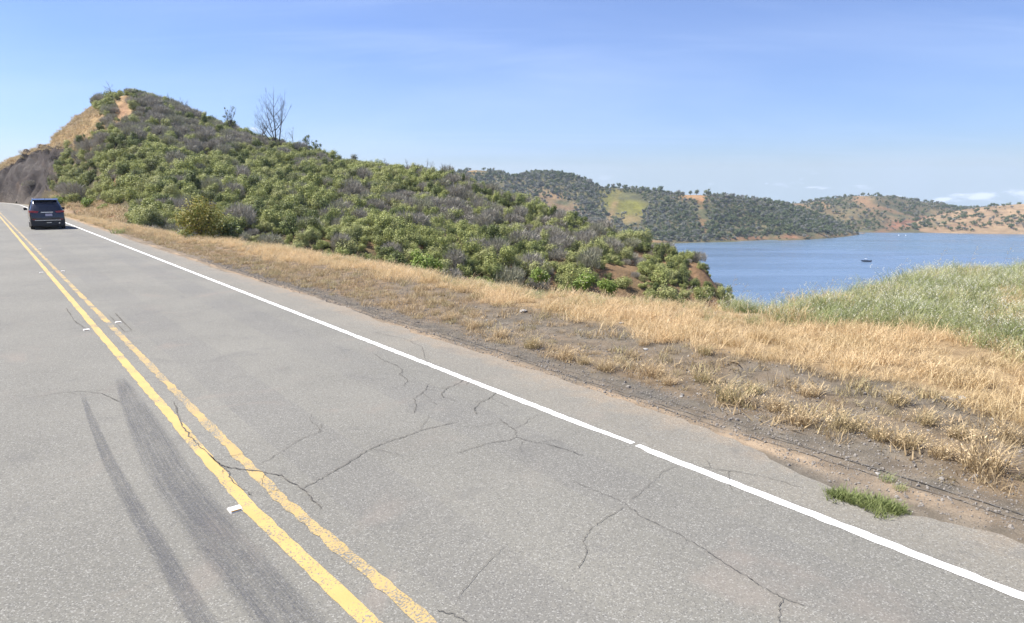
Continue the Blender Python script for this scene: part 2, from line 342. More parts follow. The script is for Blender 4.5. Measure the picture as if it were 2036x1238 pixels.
# ------------------------------------------------------------------ hills as sheets between contour lines around the viewer
LAKE = -47.4
def hill_sheet(lines, px0, px1, nc, nr, power=1.0):
    """lines: near -> far, each a list of (px, r, z); returns X, Y, Z grids (nc columns by nr rows)"""
    pxs = np.linspace(px0, px1, nc)
    v = np.stack([pxs - CX, np.full(nc, F * math.cos(PITCH) + (CY - 430) * math.sin(PITCH))], -1)
    az = np.arctan2(v[:, 0], v[:, 1]); rs = []; zs = []
    for ln in lines:
        ln = sorted(ln); p = [q[0] for q in ln]
        rs.append(np.interp(pxs, p, [q[1] for q in ln])); zs.append(np.interp(pxs, p, [q[2] for q in ln]))
    rs = np.array(rs); zs = np.array(zs)
    k = np.ones(9) / 9
    def sm(a):
        return np.array([np.convolve(np.pad(r_, 4, mode='edge'), k, 'valid') for r_ in a])
    rs = sm(rs); zs = sm(zs)
    L = len(lines); per = nr // (L - 1); T = np.concatenate([np.linspace(i, i + 1, per, endpoint=False) for i in range(L - 1)] + [[L - 1]])
    Rr = np.empty((nc, len(T))); Zz = np.empty((nc, len(T)))
    for j, tt in enumerate(T):
        i = min(int(tt), L - 2); f = tt - i
        Rr[:, j] = rs[i] * (1 - f) + rs[i + 1] * f
        m0 = (zs[i + 1] - zs[i - 1]) / 2 if i > 0 else zs[i + 1] - zs[i]
        m1 = (zs[i + 2] - zs[i]) / 2 if i + 2 < L else zs[i + 1] - zs[i]
        d = zs[i + 1] - zs[i]; mm = np.abs(d) * 2.0
        m0 = np.clip(m0, -mm, mm); m1 = np.clip(m1, -mm, mm)
        h00 = 2 * f**3 - 3 * f**2 + 1; h10 = f**3 - 2 * f**2 + f; h01 = -2 * f**3 + 3 * f**2; h11 = f**3 - f**2
        Zz[:, j] = h00 * zs[i] + h10 * m0 + h01 * zs[i + 1] + h11 * m1
    return np.sin(az)[:, None] * Rr, np.cos(az)[:, None] * Rr, Zz
def sil(pts, dz=0.0):
    """silhouette points (px, py, r) -> (px, r, z)"""
    return [(pxe(x, y), r, atr(x, y, r)[2] - dz) for x, y, r in pts]
def pxe(x, y):
    """column (measured on row 430) that the point at pixel (x, y) belongs to"""
    v = ray(x, y); return CX + v[0] / v[1] * (F * math.cos(PITCH) + (CY - 430) * math.sin(PITCH))
def zone(px, py, cx, cy, sx, sy, rot=0.0):
    a = math.radians(rot); dx = px - cx; dy = py - cy; u = (dx * math.cos(a) + dy * math.sin(a)) / sx; v = (-dx * math.sin(a) + dy * math.cos(a)) / sy
    return np.exp(-(u * u + v * v))
def mixc(c, f, col): f = np.clip(f, 0, 1)[..., None]; return c * (1 - f) + np.array(col) * f
def grid_obj(name, X, Y, Z, C, mt):
    me = mesh_np(name, np.stack([X, Y, Z], -1).reshape(-1, 3), grid_faces(*X.shape)[:, ::-1], True, {'soil': C.reshape(-1, 3)})
    o = link(name, me, mt); return o
def sample_grid(X, Y, Z, n, j0=0, j1=None, i0=0, i1=None):
    """random points spread evenly over the ground area of a sheet"""
    A = X[i0:i1, j0:j1]; B = Y[i0:i1, j0:j1]; Cz = Z[i0:i1, j0:j1]
    ar = np.abs((A[1:, :-1] - A[:-1, :-1]) * (B[:-1, 1:] - B[:-1, :-1]) - (B[1:, :-1] - B[:-1, :-1]) * (A[:-1, 1:] - A[:-1, :-1])).ravel()
    k = rng.choice(len(ar), n, p=ar / ar.sum()); w_ = A.shape[1] - 1; i = k // w_; j = k % w_; a = rng.random(n); b = rng.random(n)
    def bi(M): return (M[i, j] * (1 - a) + M[i + 1, j] * a) * (1 - b) + (M[i, j + 1] * (1 - a) + M[i + 1, j + 1] * a) * b
    return bi(A), bi(B), bi(Cz)

# ---- near hill (foot, lower slope, brow, ridge, back)
foot_px = [(-700, 408), (-50, 402), (0, 401.5), (50, 406), (90, 407), (120, 414), (160, 424), (200, 432), (250, 443)]
foot = []
for x, y in foot_px:
    a, b = G(x, y, 0.0); foot.append((pxe(x, y), min(math.hypot(a, b), 175), -0.4))
foot += [(330, 49, -2.0), (450, 43, -4.5), (700, 38, -8), (1000, 35, -12), (1300, 34, -16), (1500, 34, -22), (1700, 34, -26)]
lower = [(-700, 180, 5)] + sil([(0, 352, 152), (50, 310, 148), (90, 292, 142), (130, 330, 122), (160, 392, 100), (200, 405, 86), (250, 418, 72), (330, 436, 61), (450, 455, 55), (600, 485, 52), (800, 515, 51), (1000, 555, 51), (1200, 590, 52), (1350, 622, 54), (1430, 655, 55), (1480, 690, 56)]) + [(1560, 56, -20), (1700, 56, -28)]
skyl = [(0, 333, 160), (60, 306, 156), (95, 292, 152), (130, 262, 152), (180, 210, 148), (200, 196, 146), (240, 184, 142), (300, 195, 136), (400, 230, 128), (480, 262, 122), (550, 280, 117), (640, 305, 110), (700, 322, 106), (800, 330, 100), (900, 342, 95), (950, 362, 92), (1050, 398, 86), (1150, 438, 80), (1250, 472, 75), (1330, 490, 72), (1395, 508, 70), (1425, 553, 68), (1450, 582, 67), (1485, 622, 66)]
ridge = []
for x, y, r in skyl: ridge.append((pxe(x, y), r, atr(x, y, r)[2] - (0.0 if x < 190 else 1.1 if x > 300 else 0.6)))
ridge += [(-700, 200, 8), (1540, 64, -19), (1700, 62, -30)]
mid = []
lo = sorted(lower); ri = sorted(ridge)
for x in range(-700, 1701, 50):
    r0 = np.interp(x, [q[0] for q in lo], [q[1] for q in lo]); z0 = np.interp(x, [q[0] for q in lo], [q[2] for q in lo])
    r1 = np.interp(x, [q[0] for q in ri], [q[1] for q in ri]); z1 = np.interp(x, [q[0] for q in ri], [q[2] for q in ri])
    mid.append((x, r0 + (r1 - r0) * 0.5, z0 + (z1 - z0) * (0.50 + 0.06 * math.sin(x / 90.0))))
back = [(x, r + 22, z - 9) for x, r, z in ridge]; back2 = [(x, r + 130, LAKE - 6) for x, r, z in ridge]
BX, BY, BZ = hill_sheet([foot, lower, mid, ridge, back, back2], -700, 1700, 900, 260)
bj = BX.shape[1] // 5
fade = np.ones_like(BZ); fade[:, :bj] = np.linspace(0, 1, bj)[None, :]
rdg = np.exp(-((np.arange(BZ.shape[1]) - 3 * bj) / 10.0) ** 2)[None, :]
BZ = BZ + vnoise(BX, BY, 16, 3) * 1.1 * fade * (1 - 0.75 * rdg) + vnoise(BX, BY, 3.5, 5) * 0.35 * fade
PX, PY = proj(BX.ravel(), BY.ravel(), BZ.ravel()); PX = PX.reshape(BX.shape); PY = PY.reshape(BX.shape)
nz = vnoise(BX, BY, 6, 11); C = np.empty(BX.shape + (3,)); C[:] = (0.13, 0.10, 0.055)
C = mixc(C, 0.5 + nz, (0.09, 0.085, 0.042)); C = mixc(C, (vnoise(BX, BY, 11, 19) - 0.15) * 3, (0.27, 0.16, 0.085))
gold = np.clip(zone(PX, PY, 150, 270, 75, 28, -28) * 1.6 + zone(PX, PY, 250, 215, 22, 30) * 1.8 + zone(PX, PY, 60, 300, 70, 14, -25), 0, 1) * (PX < 290)
C = mixc(C, gold * (0.9 + 0.5 * nz), (0.34, 0.235, 0.115)); C = mixc(C, zone(PX, PY, 245, 220, 16, 22), (0.34, 0.205, 0.12))
# dark cut face above the bend and a dark outcrop on the skyline slope
def rockmask(px, py, jit):
    top = np.interp(px, [-300, 0, 40, 75, 100, 135, 150], [330, 340, 316, 299, 296, 293, 293]); rgt = np.interp(py, [290, 330, 370, 395, 420], [142, 124, 106, 86, 60])
    return np.clip((py - top + jit * 3) / 4, 0, 1) * np.clip((rgt - px + jit * 5) / 6, 0, 1)
rock = rockmask(PX, PY, nz * 2)
rock2 = np.clip(zone(PX, PY, 158, 232, 32, 10, -42) * 1.5, 0, 1)
AL = BX * U[0] * -0.3 + BY * 0.95
rockc = mixc(np.broadcast_to(np.array((0.055, 0.045, 0.041)), C.shape).copy(), vnoise(AL + BZ * .8, BZ * 1.3 - AL * .25, 1.7, 31) * 1.4, (0.105, 0.092, 0.082)); rockc = mixc(rockc, vnoise(AL * .6 - BZ, BZ + AL * .3, 3.0, 37) * 1.6 - .45, (0.15, 0.11, 0.08)); rockc = mixc(rockc, vnoise(AL, BZ, .8, 39) * 1.4 - .6, (0.17, 0.155, 0.14)); rockc = mixc(rockc, np.clip((2.2 - BZ) / 2.5, 0, 1) * .7, (0.17, 0.145, 0.12))
C = C * (1 - rock[..., None]) + rockc * rock[..., None]; C = mixc(C, rock2 * (0.6 + nz), (0.11, 0.09, 0.075))
C = mixc(C, np.clip((PX - 1060) / 80, 0, 1) * np.clip((PY - 490) / 25, 0, 1) * (0.75 + nz), (0.25, 0.155, 0.085))
C = mixc(C, zone(PX, PY, 190, 424, 55, 10, 8) * 1.6, (0.33, 0.20, 0.12))
BZ = BZ + rock * (vnoise(BX + BY * .5, BY * .8, 4.5, 41) * 1.8 + vnoise(BX, BY, 1.5, 43) * 1.3) + np.clip(gold, 0, 1) * (1 - rock) * vnoise(BX * 1.3, BY + BZ, 2.4, 47) * 0.7
near_hill = grid_obj('near_hill', BX, BY, BZ, C, MATS['slope']); tag(near_hill, 'steep near hill of dense chaparral with a dark road cut at its left end', None, None, 'structure')

# ---- middle hills across the inlet
shoreC = [(-400, 640, LAKE)] + [(pxe(x, y), math.hypot(*G(x, y, LAKE)), LAKE - 0.5) for x, y in [(900, 486), (1100, 485), (1330, 484), (1400, 482), (1500, 480.5), (1600, 477), (1680, 471), (1705, 467), (1722, 463.5)]]
shoreC += [(1760, 840, LAKE - 8), (1900, 870, LAKE - 14)]
skyC = [(600, 345, 830), (800, 345, 820), (905, 340, 800), (940, 334, 800), (985, 336, 800), (1018, 350, 770), (1060, 340, 790), (1110, 342, 790), (1160, 352, 780), (1200, 369, 770), (1225, 368, 770), (1300, 376, 770), (1350, 383, 765), (1390, 382, 765), (1430, 385, 765), (1460, 390, 780), (1520, 396, 810), (1560, 403, 830), (1600, 415, 840), (1650, 437, 850), (1690, 453, 855), (1715, 462, 860)]
ridC = sil(skyC, 2.2) + [(-400, 850, 20), (1735, 865, LAKE - 3), (1760, 870, LAKE - 10), (1900, 900, LAKE - 16)]
def between(a, b, f, g):
    a = sorted(a); b = sorted(b); o = []
    for x in range(-400, 1901, 25):
        r0 = np.interp(x, [q[0] for q in a], [q[1] for q in a]); z0 = np.interp(x, [q[0] for q in a], [q[2] for q in a])
        r1 = np.interp(x, [q[0] for q in b], [q[1] for q in b]); z1 = np.interp(x, [q[0] for q in b], [q[2] for q in b]); o.append((x, r0 + (r1 - r0) * f, z0 + (z1 - z0) * g))
    return o
preC = [(x, r - 40, z - 8) for x, r, z in shoreC]
CXg, CYg, CZg = hill_sheet([preC, shoreC, between(shoreC, ridC, 0.12, 0.14), between(shoreC, ridC, 0.55, 0.55), ridC, [(x, r + 120, z - 30) for x, r, z in ridC], [(x, r + 400, LAKE - 15) for x, r, z in ridC]], 500, 1900, 620, 180)
cj = CXg.shape[1] // 6; jj = np.arange(CXg.shape[1])
fd = np.clip((jj - cj) / (1.2 * cj), 0, 1)[None, :] * (1 - 0.85 * np.exp(-((jj - 4 * cj) / 8.0) ** 2))[None, :]
CZg = CZg + fd * (vnoise(CXg * 1.0 + CYg * 0.25, CYg * 0.45, 75, 61) * 11 + vnoise(CXg, CYg, 22, 67) * 2.5)
def paint_far(X, Y, Z, zones, base, alt, seed):
    px, py = proj(X.ravel(), Y.ravel(), Z.ravel()); px = px.reshape(X.shape); py = py.reshape(X.shape); n1 = vnoise(X, Y, 25, seed)
    c = np.empty(X.shape + (3,)); c[:] = base; c = mixc(c, 0.5 + n1 * 1.3, alt)
    for (cx, cy, sx, sy, rot, k, col) in zones: c = mixc(c, zone(px, py, cx, cy, sx, sy, rot) * k * (0.75 + n1 * 1.8), col)
    return c, px, py
zC = [(950, 340, 24, 6, 5, 1.5, (0.291, 0.186, 0.074)), (1245, 402, 50, 24, 10, 1.6, (0.167, 0.161, 0.037)), (1085, 345, 45, 9, 0, 1.1, (0.124, 0.136, 0.043)), (1115, 408, 38, 16, 22, 1.5, (0.310, 0.192, 0.096)),
      (1395, 420, 9, 38, -6, 1.2, (0.341, 0.180, 0.081)), (1375, 390, 20, 9, 0, 1.2, (0.298, 0.180, 0.087)), (1255, 440, 24, 12, 0, 1.0, (0.236, 0.180, 0.081)), (1215, 425, 7, 40, 20, 0.8, (0.260, 0.174, 0.087)),
      (1570, 470, 130, 4, -2, 1.2, (0.279, 0.149, 0.081)), (1300, 480, 40, 3, 0, 1.4, (0.291, 0.174, 0.087)), (1150, 440, 60, 22, 25, 1.0, (0.105, 0.096, 0.093)), (1560, 402, 30, 5, 8, 0.9, (0.279, 0.167, 0.087))]
Cc, cpx, cpy = paint_far(CXg, CYg, CZg, zC, (0.095, 0.095, 0.048), (0.14, 0.12, 0.065), 71)
mid_hill = grid_obj('middle_hill', CXg, CYg, CZg, Cc, MATS['far']); tag(mid_hill, None, None, None, 'structure')

# ---- far hills beyond the open water
def far_hill(name, shore_px, sky_pts, drop, px0, px1, zones, base, alt, seed, amp, nc=320):
    sh = [(pxe(x, y), math.hypot(*G(x, y, LAKE)), LAKE - 0.4) for x, y in shore_px]
    sh = [(px0, sh[0][1], LAKE - 0.4)] + sh + [(px1, sh[-1][1], LAKE - 0.4)]
    rd = sil(sky_pts, drop); a = sorted(sh); b = sorted(rd); md = []
    for x in range(px0, px1 + 1, 20):
        r0 = np.interp(x, [q[0] for q in a], [q[1] for q in a]); z0 = LAKE
        r1 = np.interp(x, [q[0] for q in b], [q[1] for q in b]); z1 = np.interp(x, [q[0] for q in b], [q[2] for q in b]); md.append((x, r0 + (r1 - r0) * 0.5, z0 + (z1 - z0) * 0.52))
    X, Y, Z = hill_sheet([[(x, r - 40, LAKE - 8) for x, r, z in sh], sh, md, rd, [(x, r + 250, z - 20) for x, r, z in rd]], px0, px1, nc, 120)
    j = np.arange(X.shape[1]); q = X.shape[1] // 4
    f = np.clip((j - q) / q, 0, 1)[None, :] * (1 - 0.85 * np.exp(-((j - 3 * q) / 6.0) ** 2))[None, :]
    Z = Z + f * (vnoise(X, Y * 0.6, 90, seed) * amp + vnoise(X, Y, 26, seed + 5) * amp * 0.25)
    c, px, py = paint_far(X, Y, Z, zones, base, alt, seed + 9)
    o = grid_obj(name, X, Y, Z, c, MATS['far']); tag(o, None, None, None, 'structure'); return X, Y, Z
D1 = far_hill('far_hill', [(1500, 462), (1700, 462), (1900, 464), (2036, 465)], [(1400, 420, 1150), (1540, 404, 1150), (1560, 402, 1150), (1600, 403, 1150), (1620, 396, 1120), (1660, 392, 1100), (1700, 388, 1100), (1745, 387, 1100), (1790, 393, 1150), (1840, 403, 1250), (1900, 410, 1330), (1960, 412, 1380), (2100, 408, 1450), (2500, 405, 1550)], 1.5, 1400, 2500,
              [(1575, 408, 26, 4, 5, 1.8, (0.341, 0.186, 0.087)), (1715, 398, 22, 10, 30, 1.2, (0.279, 0.174, 0.093)), (1760, 420, 45, 14, 20, 0.9, (0.260, 0.167, 0.093)), (1800, 445, 70, 8, -12, 1.5, (0.260, 0.136, 0.081)), (1640, 410, 40, 8, 25, 0.8, (0.260, 0.167, 0.087))], (0.105, 0.105, 0.058), (0.155, 0.125, 0.068), 101, 8)
D2 = far_hill('golden_hill', [(1740, 461), (1800, 462), (1900, 464), (2036, 466), (2200, 468)], [(1740, 461.5, 850), (1790, 448, 930), (1850, 430, 1010), (1900, 417, 1060), (1940, 411, 1090), (1970, 408, 1110), (2036, 404, 1150), (2200, 396, 1250), (2500, 400, 1400)], 1.0, 1740, 2500,
              [(1850, 455, 90, 6, -5, 1.2, (0.260, 0.136, 0.081)), (1870, 442, 60, 9, -18, 0.9, (0.124, 0.118, 0.068)), (1960, 430, 90, 22, 0, 1.2, (0.33, 0.225, 0.13))], (0.265, 0.185, 0.108), (0.31, 0.225, 0.135), 131, 6, 260)

# ------------------------------------------------------------------ lake and the land under it
m, t = mat('lake_water'); P = geo_pos(t)
n1 = t.noise(t.map(P, (1, 1.6, 1)), 0.55, 5, 0.65, 0.3); n2 = t.noise(t.map(P, (0.25, 1, 1), (0, 0, R(8))), 0.035, 4, 0.6, 0.5)
base = t.mix(t.ramp(n2, 0.35, 0.7), (0.092, 0.145, 0.220), (0.110, 0.165, 0.245))
greenish = t.ramp(t.node('ShaderNodeVectorMath', {0: P}, operation='LENGTH').outputs['Value'], 560, 640, 0, 0.35)
base = t.mix(greenish, base, (0.085, 0.135, 0.14))
pbr(t, base, t.ramp(n2, 0.3, 0.7, 0.16, 0.30), 0.42, t.bump(n1, 0.40, 0.6)); MATS['water'] = m
q = MB(); nseg = 96
for k in range(nseg):
    a0, a1 = 2 * math.pi * k / nseg, 2 * math.pi * (k + 1) / nseg
    q.poly([(0, 0, 0), (1650 * math.cos(a0), 1650 * math.sin(a0), 0), (1650 * math.cos(a1), 1650 * math.sin(a1), 0)])
lake = q.build('water', MATS['water'], loc=(0, 0, LAKE)); tag(lake, None, None, None, 'structure')
bed = MB(); bed.box((0, 0, -66), (3300, 3300, 1)); bd = bed.build('lake_bed', plain('lake_mud', (0.12, 0.10, 0.07), 0.95, 0.1)); tag(bd, None, None, None, 'structure')

# ------------------------------------------------------------------ verge: shoulder soil, grassy bench, drop to the ravine
GT = [(150, 430), (230, 446), (370, 475), (520, 495), (700, 520), (900, 566), (1100, 594), (1300, 612), (1480, 628), (1560, 628), (1700, 600), (1800, 572), (1900, 556), (2036, 548), (2300, 548)]   # ground break of the bench
yG = lambda x: np.interp(x, [230, 400, 560, 750, 900, 1000, 1200, 1400, 1600, 1800, 2036, 2400], [455, 487, 520, 554, 588, 614, 655, 705, 754, 786, 864, 980])
yM = lambda x: np.interp(x, [150, 247, 344, 447, 550, 653, 750, 900, 1050, 1200, 1400, 1600, 1800, 2036, 2400], [440, 469, 497, 528, 555, 583, 612, 655, 700, 745, 800, 860, 930, 1010, 1140])
yN = lambda x: np.interp(x, [1450, 1500, 1560, 1700, 1850, 1950, 2036, 2400], [612, 632, 643, 660, 676, 698, 728, 850])   # green / straw border
brk = np.array([SN(x, y) for x, y in GT])[::-1]
polar_brk = sorted([(math.atan2(G(x, y)[0], G(x, y)[1]), math.hypot(*G(x, y))) for x, y in GT])
PBa = [a for a, b in polar_brk]; PBr = [b for a, b in polar_brk]
s_l = np.concatenate([np.arange(-22, -2, 0.6), np.arange(-2, 14, 0.14), np.arange(14, 40, 0.3), np.arange(40, 200, 1.0)])
n_l = np.concatenate([[4.6, 5.2], np.arange(5.3, 14, 0.13), np.arange(14, 30, 0.3), np.arange(30, 75, 1.5)])
SS, NN = np.meshgrid(s_l, n_l, indexing='ij'); VX, VY = W(SS, NN)
def verge_z(x, y, n):
    r = np.hypot(x, y); a = np.arctan2(x, y); rb = np.interp(a, PBa, PBr)
    rb = np.where(a < PBa[0], 400, rb)
    rb = rb + vnoise(x, y, 4, 77) * 0.5
    over = np.maximum(r - rb, 0)
    z = -np.where(over < 2.5, over * over * 0.13, 0.8125 + (over - 2.5) * 0.62)
    z = np.maximum(z, -30) * np.interp(a, [R(-37), R(-30)], [0.12, 1.0])
    k = np.clip((n - 6.6) / 1.2, 0, 1)
    berm = 0.10 * np.exp(-((n - 9.0) / 1.2) ** 2)
    mound = 0.16 * np.clip((a - R(22)) / R(12), 0, 1) * np.clip((r - 9) / 6, 0, 1)
    far_l = np.interp(a, [R(-39), R(-36)], [0, 1]); 
    return -0.022 + k * (vnoise(x, y, 1.1, 81) * 0.035 + vnoise(x, y, 4.5, 83) * 0.07 + berm + mound) + z
VZ = verge_z(VX, VY, NN)
vpx, vpy = proj(VX.ravel(), VY.ravel(), np.zeros(VX.size)); vpx = vpx.reshape(VX.shape); vpy = vpy.reshape(VX.shape)
behind = (VY * math.cos(PITCH)) < 0.5; vpx = np.where(behind, 2600, vpx); vpy = np.where(behind, 1200, vpy)
n1 = vnoise(VX, VY, 0.9, 91); n2 = vnoise(VX, VY, 0.25, 93, 3)
C = np.empty(VX.shape + (3,)); C[:] = (0.150, 0.131, 0.102)                                   # grey gravelly soil
C = mixc(C, n1 * 1.2, (0.125, 0.116, 0.098)); C = mixc(C, n2 + 0.1, (0.21, 0.165, 0.118))
mixz = np.clip((yM(vpx) - vpy) / 10, 0, 1); left = np.clip((1000 - vpx) / 300, 0, 1)
C = mixc(C, mixz * (0.25 + 0.5 * left + n1 * 0.7), (0.20, 0.14, 0.08))
C = mixc(C, np.clip((yG(vpx) - vpy + n1 * 12) / 12, 0, 1), (0.29, 0.21, 0.12))
C = mixc(C, np.clip((yN(vpx) - vpy + n1 * 10) / 14, 0, 1) * (vpx > 1450), (0.17, 0.155, 0.075))
edge_sand = np.exp(-((NN - 6.02) / 0.16) ** 2) * np.clip(0.7 + n1, 0, 1); C = mixc(C, edge_sand, (0.36, 0.27, 0.18))
C = mixc(C, np.clip(zone(vpx, vpy, 1700, 950, 85, 32, 27) * 1.2 + zone(vpx, vpy, 1930, 1060, 150, 40, 22) * 0.8, 0, 1) * .7, (0.205, 0.170, 0.128))
rb = np.interp(np.arctan2(VX, VY), PBa, PBr); over = np.hypot(VX, VY) - rb
C = mixc(C, np.clip(over / 3, 0, 1), (0.17, 0.14, 0.075))
C = mixc(C, np.clip((SS - 55) / 10, 0, 1) * np.clip((NN - 6.3), 0, 1), (0.28, 0.20, 0.13))
verge = grid_obj('roadside_verge', VX, VY, VZ, C, MATS['verge']); tag(verge, None, None, None, 'structure')
# land to the left of the road
s2 = np.arange(-40, 260, 3.0); n2l = np.concatenate([[-2.6, -3.2], -np.geomspace(4, 120, 24)]); S2, N2 = np.meshgrid(s2, n2l, indexing='ij')
LX, LY = W(S2, N2); LZ = -0.03 + np.clip((-N2 - 4) * 0.35, 0, 9) + np.clip((-N2 - 4) / 4, 0, 1) * vnoise(LX, LY, 7, 5) * 0.5
LC = np.empty(LX.shape + (3,)); LC[:] = (0.36, 0.26, 0.15)
lb = link('roadside_bank', mesh_np('roadside_bank', np.stack([LX, LY, LZ], -1).reshape(-1, 3), grid_faces(*LX.shape), True, {'soil': LC.reshape(-1, 3)}), MATS['slope']); tag(lb, None, None, None, 'structure')

# ------------------------------------------------------------------ road
def strip(name, S, n0, n1, z, mt, parent=None, ncross=2, kind=None):
    S = np.asarray(S, float); n0 = np.broadcast_to(n0, S.shape); n1 = np.broadcast_to(n1, S.shape)
    f = np.linspace(0, 1, ncross)[None, :]; NNs = n0[:, None] * (1 - f) + n1[:, None] * f; SSs = np.broadcast_to(S[:, None], NNs.shape)
    X, Y = W(SSs, NNs); Z = np.full(X.shape, z)
    me = mesh_np(name, np.stack([X, Y, Z], -1).reshape(-1, 3), grid_faces(*X.shape)[:, ::-1], False, None, np.stack([NNs.ravel(), SSs.ravel()], -1))
    o = link(name, me, mt, parent)
    if me.polygons[0].normal.z < 0: me.flip_normals()
    if kind: o['kind'] = kind
    return o
Sr = np.concatenate([np.arange(-25, -1, 0.5), np.arange(-1, 30, 0.06), np.arange(30, 118, 0.5), np.arange(118, 260, 2)])
ed = np.interp(Sr, [-25, 1.2, 1.8, 2.5, 3.4, 4.3, 7, 10, 14, 20, 33, 60, 260], [5.9, 5.78, 5.55, 5.6, 5.85, 5.9, 6.02, 5.9, 6.1, 5.85, 5.8, 5.9, 5.9])
ed = ed + vnoise(Sr, Sr * 0, 0.9, 3) * 0.10 + vnoise(Sr, Sr * 0, 0.18, 4, 2) * 0.055
road = strip('road', Sr, -3.1, ed, 0.0, MATS['asphalt'], ncross=3, kind='structure')
def rag(S, seed, a=0.006): return vnoise(S, S * 0 + seed, 0.12, seed, 3) * a * 2
def marking(name, s0, s1, n, wd, mt, seed, taper0=0, taper1=0, a=0.007):
    S = np.concatenate([np.arange(s0, min(s1, 30), 0.05), np.arange(max(s0, 30), s1, 1.0), [s1]]) if s1 > 30 else np.arange(s0, s1 + 0.01, 0.04)
    k = np.ones_like(S)
    if taper0: k = k * np.clip((S - s0) / taper0, 0.35, 1)
    if taper1: k = k * np.clip((s1 - S) / taper1, 0.35, 1)
    if 'yellow' in name: n = n + 0.11 * np.clip((5.2 - S) / 2.0, 0, 1)          # the pair drifts a little here
    return strip(name, S, n - wd / 2 * k + rag(S, seed, a), n + wd / 2 + rag(S, seed + 50, a), 0.004, mt, road)
# right edge line is broken where the surface was patched
for i, (a, b, t0, t1) in enumerate([(-20, 4.12, 0, 0.2), (4.18, 10.6, 0.7, 0), (10.62, 200, 0, 0)]): marking('white_edge_line', a, b, 4.96, 0.104, MATS['white_paint'], 5 + i, t0, t1)
marking('yellow_line', -20, 200, 1.455, 0.108, MATS['yellow_paint'], 21)
marking('yellow_line', -20, 200, 1.715, 0.096, MATS['worn_yellow_paint'], 27, a=0.012)
marking('white_edge_line', -20, 200, -1.95, 0.12, MATS['white_paint'], 33)
def ribbon(name, pts, wd, z, mt, parent, seed=0, jag=0.012, sub=7, uvfade=False):
    """pts in world xy; a thin, jagged sealed strip lying on the road"""
    P = []; rr = random.Random(seed)
    for a, b in zip(pts[:-1], pts[1:]):
        for k in range(sub): f = k / sub; P.append((a[0] * (1 - f) + b[0] * f + rr.uniform(-jag, jag), a[1] * (1 - f) + b[1] * f + rr.uniform(-jag, jag)))
    P.append(pts[-1]); P = np.array(P); d = np.gradient(P, axis=0); d /= np.linalg.norm(d, axis=1)[:, None] + 1e-9; nrm = np.stack([d[:, 1], -d[:, 0]], -1)
    ln = np.concatenate([[0], np.cumsum(np.linalg.norm(np.diff(P, axis=0), axis=1))])
    w0 = wd if np.isscalar(wd) else np.interp(ln / ln[-1], np.linspace(0, 1, len(wd)), wd)
    w_ = (w0 / 2) * (1 if uvfade else np.array([rr.uniform(0.45, 1.3) for _ in P]))
    if not uvfade: w_[0] *= 0.2; w_[-1] *= 0.2
    A = P + nrm * w_[:, None] if not np.isscalar(w_) else P + nrm * w_; B = P - nrm * w_[:, None] if not np.isscalar(w_) else P - nrm * w_
    V = np.stack([np.stack([A[:, 0], A[:, 1], np.full(len(P), z)], -1), np.stack([B[:, 0], B[:, 1], np.full(len(P), z)], -1)], 1).reshape(-1, 3)
    UV = np.stack([np.stack([np.zeros(len(P)), ln], -1), np.stack([np.ones(len(P)), ln], -1)], 1).reshape(-1, 2)
    me = mesh_np(name, V, grid_faces(len(P), 2), False, None, UV)
    if me.polygons[0].normal.z < 0: me.flip_normals()
    return link(name, me, mt, parent)
def z1(L): return [(600 + x / 3.393, 700 + y / 3.393) for x, y in L]
def z2(L): return [(1100 + x / 2.175, 850 + y / 2.175) for x, y in L]
cracks = [(z1([(0, 920), (100, 870), (210, 810), (330, 735), (450, 660), (520, 630), (610, 595), (700, 570), (800, 530), (920, 500), (1060, 470)]), .016),
 (z1([(1040, 685), (1150, 650), (1280, 610), (1390, 600), (1450, 575), (1540, 605), (1650, 620), (1790, 660), (1900, 700)]), .013), (z1([(1450, 575), (1440, 530), (1380, 490), (1330, 450)]), .011),
 (z1([(1330, 250), (1270, 310), (1200, 340), (1165, 380), (1175, 420)]), .015), (z1([(1110, 165), (1050, 215), (990, 240), (945, 275), (955, 310)]), .014), (z1([(860, 210), (830, 260), (760, 315), (770, 370), (760, 410)]), .013),
 (z1([(490, 10), (560, 60), (640, 90), (680, 120), (660, 150), (715, 190), (690, 230)]), .014), (z1([(1160, 190), (1130, 205), (1110, 220)]), .012),
 ([(515, 925), (560, 898), (600, 872), (640, 858)], .010), ([(345, 798), (360, 845), (378, 868), (400, 890), (438, 925), (470, 932), (520, 938), (560, 946), (600, 972), (640, 1012)], .022),
 ([(415, 905), (450, 935), (470, 965), (500, 985)], .016), (z2([(540, 165), (480, 190), (430, 235), (380, 280), (340, 310)]), .008),
 (z2([(80, 230), (200, 280), (310, 330), (370, 380), (500, 440), (640, 520), (760, 600), (850, 650), (910, 695), (985, 735), (1090, 770)]), .009), (z2([(310, 345), (200, 410), (150, 450), (130, 490), (145, 540), (110, 610)]), .009),
 (z2([(985, 735), (975, 790), (975, 845)]), .008), (z2([(640, 170), (780, 190), (900, 210), (1080, 260)]), .010), ([(60, 790), (110, 783), (150, 778), (200, 782), (240, 800)], .013), ([(870, 1213), (900, 1222), (930, 1238)], .012),
 ([(905, 1195), (960, 1130), (1010, 1080)], .006), ([(130, 612), (150, 640), (170, 652)], .03), ([(740, 660), (800, 672), (840, 690), (850, 730)], .010)]
